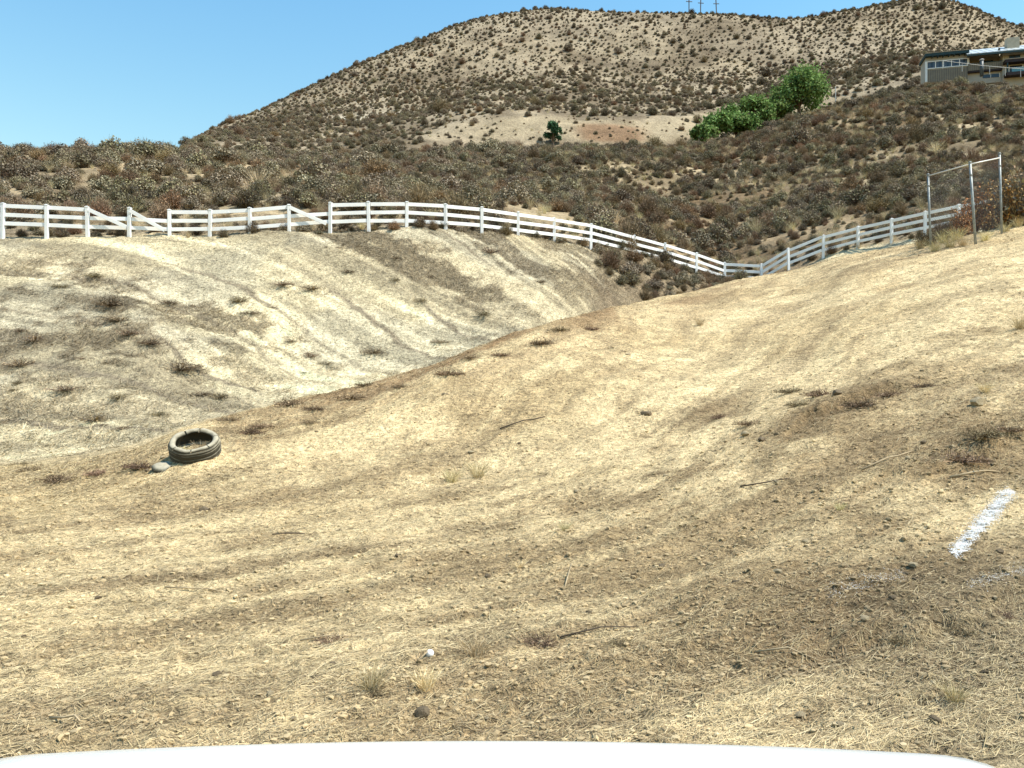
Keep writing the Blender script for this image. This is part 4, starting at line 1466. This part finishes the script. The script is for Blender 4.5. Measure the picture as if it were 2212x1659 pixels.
def clods(name, n, s0, s1, rmin, rmax, field, cols, seed, label, cat, th0=-.76, th1=.76, pw=2.5):
    rng = np.random.default_rng(seed)
    th = rng.uniform(th0, th1, n * 3); s = rng.uniform(s0, s1, n * 3)
    Y, _ = profile(th, s)
    k = np.where(rng.uniform(0, 1, n * 3) < field(th * Y, Y, s))[0][:n]
    th, s = th[k], s[k]; m = len(k)
    x, y, z = ground(th, s)
    r = (rmin + (rmax - rmin) * rng.uniform(0, 1, m) ** pw) * np.clip(y / 5, 1, 1.35)
    Vs, Fs, Cs = [], [], []; b = 0
    tm = [clod_template(q) for q in range(6)]
    for t_i in range(6):
        sel = np.arange(t_i, m, 6)
        V, F = tm[t_i]
        a = rng.uniform(0, 6.28, len(sel)); ca, sa = np.cos(a), np.sin(a)
        P = np.empty((len(sel), len(V), 3))
        P[:, :, 0] = (V[None, :, 0] * ca[:, None] - V[None, :, 1] * sa[:, None]) * r[sel, None] + x[sel, None]
        P[:, :, 1] = (V[None, :, 0] * sa[:, None] + V[None, :, 1] * ca[:, None]) * r[sel, None] + y[sel, None]
        P[:, :, 2] = V[None, :, 2] * r[sel, None] + z[sel, None] + r[sel, None] * .25
        Vs.append(P.reshape(-1, 3)); Fs.append((F[None] + (np.arange(len(sel)) * len(V))[:, None, None]).reshape(-1, 3) + b); b += len(sel) * len(V)
        cc_ = pal(cols, len(sel), rng, .25) * .35 + ground_colour(x[sel], y[sel], z[sel], x[sel] / y[sel], s[sel]) * rng.uniform(.5, 1.0, (len(sel), 1)) * .65
        Cs.append(np.repeat(cc_, len(V), axis=0))
    return tag(obj(name, mesh_np(name, np.concatenate(Vs), np.concatenate(Fs), [M_LITTER], color=np.concatenate(Cs))), label, cat, None, 'stuff')


SOILC = [(.33, .26, .15), (.27, .21, .12), (.39, .32, .20), (.22, .165, .095)]
clods('soil_crumbs', 13000, .9, 4.0, .005, .024, lambda x, y, s: .35 + .65 * np.clip(1 - straw_field(x, y, s) + earth_field(x, y, s), 0, 1), SOILC, 311,
      'crumbs and clods of dry soil over the foreground slope', 'soil crumbs')
clods('soil_lumps', 1300, 1.2, 4.0, .008, .026, lambda x, y, s: np.clip(sstep(.46, .62, fbm(x * .9, y * .9, 315, 3)) + earth_field(x, y, s), .04, 1), [(.30, .235, .135), (.22, .165, .092), (.16, .12, .07)], 313,
      'larger lumps of turned soil in loose drifts over the slope', 'soil lumps')
clods('bank_gravel', 2600, 5.0, 8.2, .008, .028, lambda x, y, s: .3 + .7 * litter_field(x, y, s), [(.42, .37, .26), (.30, .26, .18), (.18, .145, .095), (.14, .11, .08)], 312,
      'loose stones and crumbs on the far bank', 'gravel', th1=.2)

# rocks and clods one can pick out
M_ROCK = plain('dusty_rock', (.34, .275, .17), .95, .1, .3, 12, 0, .01)
M_ROCKD = plain('dark_clod', (.165, .127, .080), .95, .1, .3, 12, 0, .01)
rock_me = []
for q in range(6):
    rg = np.random.default_rng(500 + q)
    bm = bmesh.new(); bmesh.ops.create_icosphere(bm, subdivisions=2, radius=1.0)
    cuts = rand_dirs(7, rg, -1); dc = rg.uniform(.55, .85, 7)
    for v_ in bm.verts:
        p_ = np.array(v_.co)
        for d_, c_ in zip(cuts, dc):
            t2 = p_ @ d_ - c_
            if t2 > 0: p_ = p_ - d_ * t2
        p_ *= rg.uniform(.95, 1.06)
        v_.co = p_ * np.array([1.0, .8, .6])
    for mt, dk in ((M_ROCK, 0), (M_ROCKD, 1)):
        me = bpy.data.meshes.new('rock'); bm.to_mesh(me); me.materials.append(mt); rock_me.append(me)
    bm.free()
ROCKS = [(978, 405, 9, 0, 'largest tan rock on the right slope, below the chain-link frame'), (913, 570, 6, 0, 'flat-topped rock left of the white glare streak'),
         (778, 572, 5, 0, 'pale angular rock on brown earth at lower right'), (1000, 552, 5, 1, 'dark square clod under the white glare streak'),
         (422, 717, 10, 1, 'big dark clod standing near the car hood'), (806, 540, 5, 0, 'small rectangular rock low on the right slope'),
         (837, 404, 6, 1, 'dark clod at the left end of the eroded ledge'), (646, 416, 6, 1, 'round dark clod alone mid-slope'),
         (762, 444, 5, 1, 'dark clod left of the flat stone on the slope'), (745, 440, 5, 0, 'flat stone beside a dark clod mid-slope'),
         (217, 678, 5, 1, 'dark clod at lower left in the straw'), (488, 578, 4, 1, 'small dark clod in the middle of the foreground'),
         (205, 509, 6, 1, 'dark earth lump below the tyre'), (865, 632, 6, 0, 'rock beside the dark rut at lower right'), (893, 606, 5, 1, 'dark clod above the rut at lower right'),
         (840, 727, 5, 0, 'flat rock close to the hood at right'), (935, 722, 7, 1, 'dark clod close to the hood at far right'), (800, 715, 6, 0, 'leaning flat stone near the hood right of centre'),
         (270, 700, 6, 0, 'pale clod left of the dry tuft near the hood'), (333, 668, 4, 1, 'small dark clod left of the white ball')]
for i, (u, v, pxr, dk, lab) in enumerate(ROCKS):
    p, s_ = at_pixel(u, v)
    r_ = pxr / FPX * p.y
    o = obj('rock' if not dk else 'soil_clod', rock_me[(i % 6) * 2 + dk], None, p + Vector((0, 0, r_ * .3)), (0, 0, i * 1.3))
    o.scale = (r_, r_, r_); tag(o, lab, 'rock' if not dk else 'clod')
rng = np.random.default_rng(900)
_rk = {}
for i in range(64):
    u = rng.uniform(10, 1015); v = rng.uniform(300, 735)
    ridge_v = np.interp(u, [0, 200, 370, 512, 664, 850, 1024], [470, 430, 385, 340, 300, 255, 225])
    if v < ridge_v + 12: continue
    p, s_ = at_pixel(u, v)
    dk = rng.uniform() < .62
    r_ = rng.uniform(1.8, 4.2) / FPX * p.y
    o = obj('soil_clod' if dk else 'rock', rock_me[(i % 6) * 2 + int(dk)], None, p + Vector((0, 0, r_ * .25)), (0, 0, i * 1.7))
    o.scale = (r_, r_ * rng.uniform(.7, 1), r_ * rng.uniform(.7, 1.2))
    zn = 'near the car hood' if v > 640 else ('on the lower foreground slope' if v > 500 else 'on the upper foreground slope')
    sd_ = 'left' if u < 380 else ('middle' if u < 680 else 'right')
    tag(o, None, 'clod' if dk else 'rock', ('dark clods ' if dk else 'tan rocks ') + zn + ' ' + sd_)
    _rk.setdefault(('small dark soil clod' if dk else 'small tan rock', zn + ', ' + sd_ + ' part'), []).append((u, o))
for (desc, zn), lst in _rk.items():
    lst.sort(key=lambda q: q[0])
    rank_labels([q[1] for q in lst], desc, 'leftmost', zn)

# sticks
M_STICK = plain('dry_stick', (.36, .28, .17), .9, .1, .25, 8)
M_STICKD = plain('dark_stick', (.085, .065, .045), .9, .1, .25, 8)
STICKS = [((300, 640), (352, 637), .005, 0, 'straight pale stick lying left of centre near the hood'), ((165, 591), (222, 592), .007, 0, 'thin pale stick lying low at left'),
          ((755, 655), (822, 658), .0055, 0, 'long pale stick beside the brown rut at lower right'), ((862, 470), (912, 452), .010, 0, 'long pale stick on the slope below the eroded ledge'),
          ((418, 666), (437, 656), .004, 0, 'thin pale straw stalk across the white ball'), ((565, 585), (572, 565), .006, 0, 'short forked pale stalk in the middle straw'),
          ((272, 534), (305, 531), .010, 1, 'dark crooked stick left of centre'), ((740, 490), (790, 480), .009, 1, 'dark stick on the mid slope right of centre'),
          ((500, 430), (545, 418), .012, 1, 'dark branch lying along the slope right of the tyre'), ((560, 640), (640, 628), .005, 1, 'dark thin stick near the grass tuft'),
          ((950, 478), (1000, 470), .012, 0, 'tan stick on the brown earth at far right'), ((50, 722), (80, 730), .007, 0, 'bent pale stick low at far left')]
for (a, b_, r_, dk, lab) in STICKS:
    p0, _ = at_pixel(*a); p1, _ = at_pixel(*b_)
    mid = (p0 + p1) / 2; mid.z = gz(mid.x, mid.y) + .03
    q_ = p0.lerp(p1, .75); q_.z = gz(q_.x, q_.y) + .02
    o = MB().tube([Vector((0, 0, .015)), mid - p0, q_ - p0 + Vector((0, .02, 0)), p1 - p0 + Vector((0, 0, .012))], [r_, r_ * .9, r_ * .75, r_ * .5], 6).build('stick', M_STICKD if dk else M_STICK, None, smooth=True, loc=p0)
    tag(o, lab, 'stick')

# ------------------------------------------------------------------ dry tufts: straw tufts in front, dark stubble on the far bank
tuft_me = [plant_mesh('grass_tuft', grass_clump(600 + q, STRAW, 150, .30, .8), M_PLANT) for q in range(3)]
stub_me = [plant_mesh('stubble_bush', twig_shrub(620 + q, DARK + CHAFF, CHAFF + [(.20, .165, .11), (.26, .21, .14)], n=150, h=.36, spread=.46, leaves=150, leaf=.016), M_PLANT) for q in range(3)]
TUFTS = [(475, 658, 1.0, 'straw tuft standing right of the white ball'), (425, 690, .8, 'bright straw tuft behind the big dark clod'), (370, 692, 1.0, 'brown dry tuft left of the big dark clod'),
         (478, 478, 1.1, 'wispy tan tuft on the slope right of the tyre'), (452, 482, .9, 'second tan tuft right of the tyre'), (955, 706, .7, 'short straw tuft at lower far right'),
         (200, 462, .8, 'grass tuft in front of the tyre'), (212, 461, .7, 'grass tuft at the right foot of the tyre'), (183, 463, .6, 'grass tuft at the left foot of the tyre'),
         (1020, 330, 1.1, 'thin dry stalks at the right edge of the slope'), (700, 326, 1.0, 'straw tuft high on the slope'), (985, 392, .7, 'small tuft above the largest tan rock'),
         (565, 535, .7, 'straw heap tuft in the middle foreground'), (520, 570, .6, 'low straw tuft left of the middle clod'), (840, 505, .6, 'straw tuft mid right slope'),
         (920, 250, 1.5, 'tan grass tuft at the foot of the left chain-link post'), (935, 251, 1.6, 'tan grass tuft right of the left chain-link post'), (950, 247, 1.6, 'tan grass tuft between the left and middle chain-link posts'),
         (963, 245, 1.5, 'tan grass tuft left of the middle chain-link post'), (985, 240, 1.5, 'tan grass tuft right of the middle chain-link post'), (1005, 232, 1.5, 'tan grass tuft at the foot of the right chain-link post'),
         (1018, 228, 1.5, 'tan grass tuft at the right picture edge under the bushes'), (943, 243, 1.9, 'tall tan grass behind the chain-link wire'), (957, 241, 1.9, 'tall tan grass behind the chain-link wire near the middle post')]
for i, (u, v, sc_, lab) in enumerate(TUFTS):
    p, s_ = at_pixel(u, v, .6, 3.98)
    o = obj('grass_tuft', tuft_me[i % 3], None, p - Vector((0, 0, .015)), (0, 0, i * 1.1))
    kf = sc_ * (.5 if p.y < 9 else (.8 if p.y < 20 else .85)); o.scale = (kf, kf, kf)
    tag(o, lab, 'grass', 'straw tufts')
STUBS = [(283, 283, 1.3), (312, 288, 1.0), (111, 308, 1.2), (120, 322, 1.1), (130, 336, .9), (250, 311, 1.0), (373, 350, 1.2), (490, 254, 1.2), (483, 315, .9), (180, 368, 1.3),
         (202, 393, .9), (95, 277, .8), (240, 300, .9), (170, 303, .9), (310, 355, .8), (325, 361, .8), (60, 290, .7), (35, 340, .9), (65, 390, 1.0), (95, 417, .9), (160, 410, .8),
         (120, 395, .8), (220, 398, .7), (350, 270, .7), (420, 300, .7), (440, 340, .8), (395, 280, .6), (20, 365, 1.0), (290, 340, .7), (150, 345, .8), (465, 355, .7), (540, 283, .7)]
_sb = {}
_r = random.Random(5)
for _q in range(26):
    _u = _r.uniform(5, 560); _v = _r.uniform(245, 430)
    if _v < np.interp(_u, [0, 199, 333, 417, 491, 556, 600], [450, 420, 388, 364, 338, 316, 300]) - 4:
        STUBS.append((_u, _v, _r.uniform(.25, .5)))
for i, (u, v, sc_) in enumerate(STUBS):
    p, s_ = at_pixel(u, v, 4.6, 8.0)
    o = obj('stubble_bush', stub_me[i % 3], None, p - Vector((0, 0, .02)), (0, 0, i * 1.4)); kx = .8 + .6 * ((i * 13) % 7) / 7; o.scale = (sc_ * kx * 1.1, sc_ * 1.0, sc_ * (.35 + .45 * ((i * 7) % 5) / 5))
    hz_ = 'high on' if v < 290 else ('half way down' if v < 345 else 'low on')
    tag(o, None, 'shrub', 'bush stubs ' + hz_ + ' the far bank')
    _sb.setdefault(hz_, []).append((u, o))
for hz_, lst in _sb.items():
    lst.sort(key=lambda q: q[0])
    rank_labels([q[1] for q in lst], 'dark cut-back bush stub', 'leftmost', hz_ + ' the pale far bank')

# heaps of raked twigs
heap_me = [plant_mesh('twig_heap', twig_shrub(660 + q, [(.15, .105, .062), (.20, .145, .085), (.11, .08, .05)], [(.19, .135, .08), (.27, .20, .12)], n=170, h=.15, spread=.5, leaves=260, leaf=.014), M_PLANT) for q in range(4)]
HEAPS = [(230, 421), (250, 434), (262, 428), (315, 412), (290, 406), (352, 400), (365, 388), (400, 388), (448, 376), (470, 358), (500, 356), (540, 346), (560, 332), (590, 330), 
         (310, 424), (790, 394), (800, 412), (820, 402), (750, 428), (860, 410), (890, 397), (925, 386), (985, 450), (1010, 442), (960, 464), (372, 697), (540, 643), (620, 648), (900, 643), (960, 628), (1000, 614),
         (330, 640), (100, 476), (60, 484), (30, 474), (20, 462), (140, 470), (720, 415)]
_hp = {}
for i, (u, v) in enumerate(HEAPS):
    p, s_ = at_pixel(u, v, .6, 3.97)
    o = obj('twig_heap', heap_me[i % 4], None, p - Vector((0, 0, .01)), (0, 0, i * 1.9))
    k_ = (.16 + .12 * ((i * 11) % 7) / 7) if p.y < 7 else ((.38 + .3 * ((i * 11) % 7) / 7) if p.y < 14 else .4 + .4 * ((i * 5) % 7) / 7)
    o.scale = (k_ * 1.3, k_, k_)
    zn = 'near the car hood' if v > 590 else ('on the lower slope around the tyre' if v > 440 else ('along the crest and upper slope, left half' if u < 560 else 'along the crest and upper slope, right half'))
    tag(o, None, 'twigs', 'twig heaps ' + zn); _hp.setdefault(zn, []).append((u, o))
for zn, lst in _hp.items():
    lst.sort(key=lambda q: q[0])
    rank_labels([q[1] for q in lst], 'dark raked twig heap', 'leftmost', zn)

# ------------------------------------------------------------------ dried dock and bushes beside the chain-link frame
dock_me = []
DOCK = [(.42, .22, .07), (.50, .30, .11), (.34, .15, .05), (.55, .38, .18)]
for q in range(2):
    dock_me.append(plant_mesh('dock_plant', twig_shrub(640 + q, [(.16, .09, .045), (.11, .065, .035)], DOCK, n=150, h=1.0, spread=.35, leaves=620, leaf=.017), M_PLANT))
for i, (u, Y, sc_, lab, me) in enumerate((
        (962, 26.5, 1.15, 'orange-leaved dry dock behind the middle chain-link post', dock_me[0]), (976, 27.2, 1.45, 'tall orange dry dock between the middle and right chain-link posts', dock_me[1]),
        (991, 26.6, 1.55, 'tallest orange dry dock just left of the right chain-link post', dock_me[0]), (1009, 26.2, 1.6, 'orange dry dock right of the right chain-link post', dock_me[1]),
        (940, 27.6, .9, 'low brown bush by the left chain-link post', KINDS[4][2]), (925, 26.0, .8, 'dark brush at the foot of the left chain-link post', KINDS[5][2]),
        (1022, 26.5, 2.6, 'tall grey twiggy bush cut by the right picture edge', KINDS[5][2]), (1040, 28.0, 2.9, 'grey twiggy bush just beyond the right picture edge', KINDS[4][2]),
        (1000, 28.5, 1.5, 'rusty brush behind the right chain-link post', KINDS[6][2]), (958, 28.5, 1.0, 'brown brush behind the chain-link wire', KINDS[4][2]))):
    Y = CLY[0] + .5 + (Y - 25.5) * .45; sc_ = sc_ * Y / 24.0
    x_ = (u - 512) / FPX * Y
    o = obj('dock_plant' if i < 4 else 'twiggy_shrub', me, None, (x_, Y, gz(x_, Y) - .05), (0, 0, i * 2.1)); o.scale = (sc_, sc_, sc_)
    tag(o, lab, 'plant' if i < 4 else 'shrub')

# ------------------------------------------------------------------ windscreen reflections, put in as white flakes laid on the soil
M_REFLECTION = plain('white_reflection', (.66, .66, .63), .9, .1, .04, 30)  # flake colour standing in for glare on the windscreen


def reflection(name, a, b_, wpx, n, seed, label, size=.009):
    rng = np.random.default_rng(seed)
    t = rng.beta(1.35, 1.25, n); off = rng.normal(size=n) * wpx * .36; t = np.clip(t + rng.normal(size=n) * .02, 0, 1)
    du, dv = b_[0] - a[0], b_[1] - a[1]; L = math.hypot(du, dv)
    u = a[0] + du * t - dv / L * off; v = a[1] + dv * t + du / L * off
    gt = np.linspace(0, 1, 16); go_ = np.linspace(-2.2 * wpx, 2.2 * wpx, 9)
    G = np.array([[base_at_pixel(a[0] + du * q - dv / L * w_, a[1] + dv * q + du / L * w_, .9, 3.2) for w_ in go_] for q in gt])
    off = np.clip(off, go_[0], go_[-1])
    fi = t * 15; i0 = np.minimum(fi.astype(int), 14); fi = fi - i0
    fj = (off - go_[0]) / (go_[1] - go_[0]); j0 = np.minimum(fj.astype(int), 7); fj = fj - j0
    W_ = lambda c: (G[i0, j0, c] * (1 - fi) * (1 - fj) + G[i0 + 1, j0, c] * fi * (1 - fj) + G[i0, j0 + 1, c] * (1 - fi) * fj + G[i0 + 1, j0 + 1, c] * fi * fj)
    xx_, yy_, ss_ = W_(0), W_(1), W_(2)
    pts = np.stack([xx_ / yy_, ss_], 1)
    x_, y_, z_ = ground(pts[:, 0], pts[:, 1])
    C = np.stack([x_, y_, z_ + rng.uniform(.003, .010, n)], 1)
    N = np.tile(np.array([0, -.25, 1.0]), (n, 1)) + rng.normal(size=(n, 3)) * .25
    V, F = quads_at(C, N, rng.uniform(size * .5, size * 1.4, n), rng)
    o = obj(name, mesh_np(name, V, F, [M_REFLECTION]))
    return tag(o, label, 'chalk mark')  # the marks are windscreen glare laid as white flakes, not chalk


reflection('reflection_streak', (953, 552), (1012, 490), 10.0, 15000, 701, 'bright white streak of windscreen glare, laid as flakes on the brown slope at right', .0030)
reflection('reflection_streak', (826, 603), (905, 576), 12, 700, 702, 'faint white smear of windscreen glare below the bright streak', .0017)
reflection('reflection_streak', (966, 594), (1028, 570), 12, 650, 703, 'faint white smear of windscreen glare at the right picture edge', .0017)

# ------------------------------------------------------------------ the white car the picture is taken from: front end
M_PAINT = NT('white_car_paint', .25, .5)
M_PAINT.b.inputs['Coat Weight'].default_value = .6
M_PAINT.b.inputs['Coat Roughness'].default_value = .05
M_CAR = M_PAINT.out((.60, .63, .62))
M_BLACK = plain('black_plastic', (.02, .02, .02), .6, .3, .2, 10)
M_LAMP = NT('lamp_glass', .08, .5).out((.55, .57, .58))
car = empty('white_car', (-.05, .2, 0))
tag(car, 'white car whose hood fills the bottom edge of the picture', 'car')
NXH, NYH = 61, 40
hv = []; hf = []
YF = 1.30
for j in range(NYH):
    tj = j / (NYH - 1)
    for i in range(NXH):
        xx = -1 + 2 * i / (NXH - 1)
        yl = YF - .035 * xx * xx - .08 * (max(0, abs(xx) - .80) / .2) ** 3
        yy = -.05 + (yl + .05) * tj
        zz = .922 + .15 * (1 - tj) ** 1.1 - .020 * xx * xx - .045 * (max(0, abs(xx) - .78) / .22) ** 3 - .035 * max(0, tj - .93) / .07 * max(0, tj - .93) / .07
        hv.append((xx * .97, yy, zz))
for j in range(NYH - 1):
    for i in range(NXH - 1):
        a = j * NXH + i
        hf.append((a, a + 1, a + NXH + 1, a + NXH))
hood = MB().add(hv, hf).build('hood', M_CAR, car, smooth=True)
sm = hood.modifiers.new('thickness', 'SOLIDIFY'); sm.thickness = .012; sm.offset = -1
# front fascia, lamps, fenders, wheels
fv = []; ff = []
for k, (zo, yo) in enumerate(((.845, -.005), (.78, .05), (.70, .075), (.55, .10), (.40, .10), (.28, .03))):
    for i in range(31):
        xx = -1 + 2 * i / 30
        fv.append((xx * .94, YF + yo - .05 * xx * xx - .22 * max(0, abs(xx) - .8) / .2, zo - .04 * xx * xx))
for k in range(5):
    for i in range(30):
        a = k * 31 + i; ff.append((a, a + 31, a + 32, a + 1))
MB().add(fv, ff).build('bumper', M_CAR, car, smooth=True)
MB().box((0, YF + .085, .62), (.9, .06, .14)).build('grille', M_BLACK, car, bevel=.02)
for sx_ in (-1, 1):
    MB().box((sx_ * .70, YF - .04, .735), (.34, .14, .11), Matrix.Rotation(-sx_ * .32, 3, 'Z')).build('headlight', M_LAMP, car, bevel=.03)
    fend = MB()
    vs = []; fs = []
    for k in range(9):
        yy = -.1 + (YF - .02) * k / 8
        for q, (dx, zz) in enumerate(((.925, .86), (.955, .80), (.97, .66), (.96, .52))):
            arch = max(0, .36 ** 2 - (yy - .75) ** 2) ** .5
            z2 = max(zz, .36 + arch) if q > 1 else zz
            vs.append((sx_ * (dx - .05 * (k / 8) ** 4), yy, z2))
    for k in range(8):
        for q in range(3):
            a = k * 4 + q; fs.append((a, a + 4, a + 5, a + 1))
    fend.add(vs, fs).build('fender', M_CAR, car, smooth=True)
    wh = empty('wheel'); wh.parent = car; wh.location = (sx_ * .82, .75, .34)
    ty = revolve([(.20, -.10), (.30, -.11), (.335, -.08), (.34, 0), (.335, .08), (.30, .11), (.20, .10)], 36).build('tyre', M_RUBBER, wh, smooth=True, rot=(0, R(90), 0))
    rm = revolve([(.03, -.04), (.19, -.06), (.205, -.10), (.205, .10), (.19, .06), (.03, .04)], 24).build('rim', M_PALE, wh, smooth=True, rot=(0, R(90), 0))
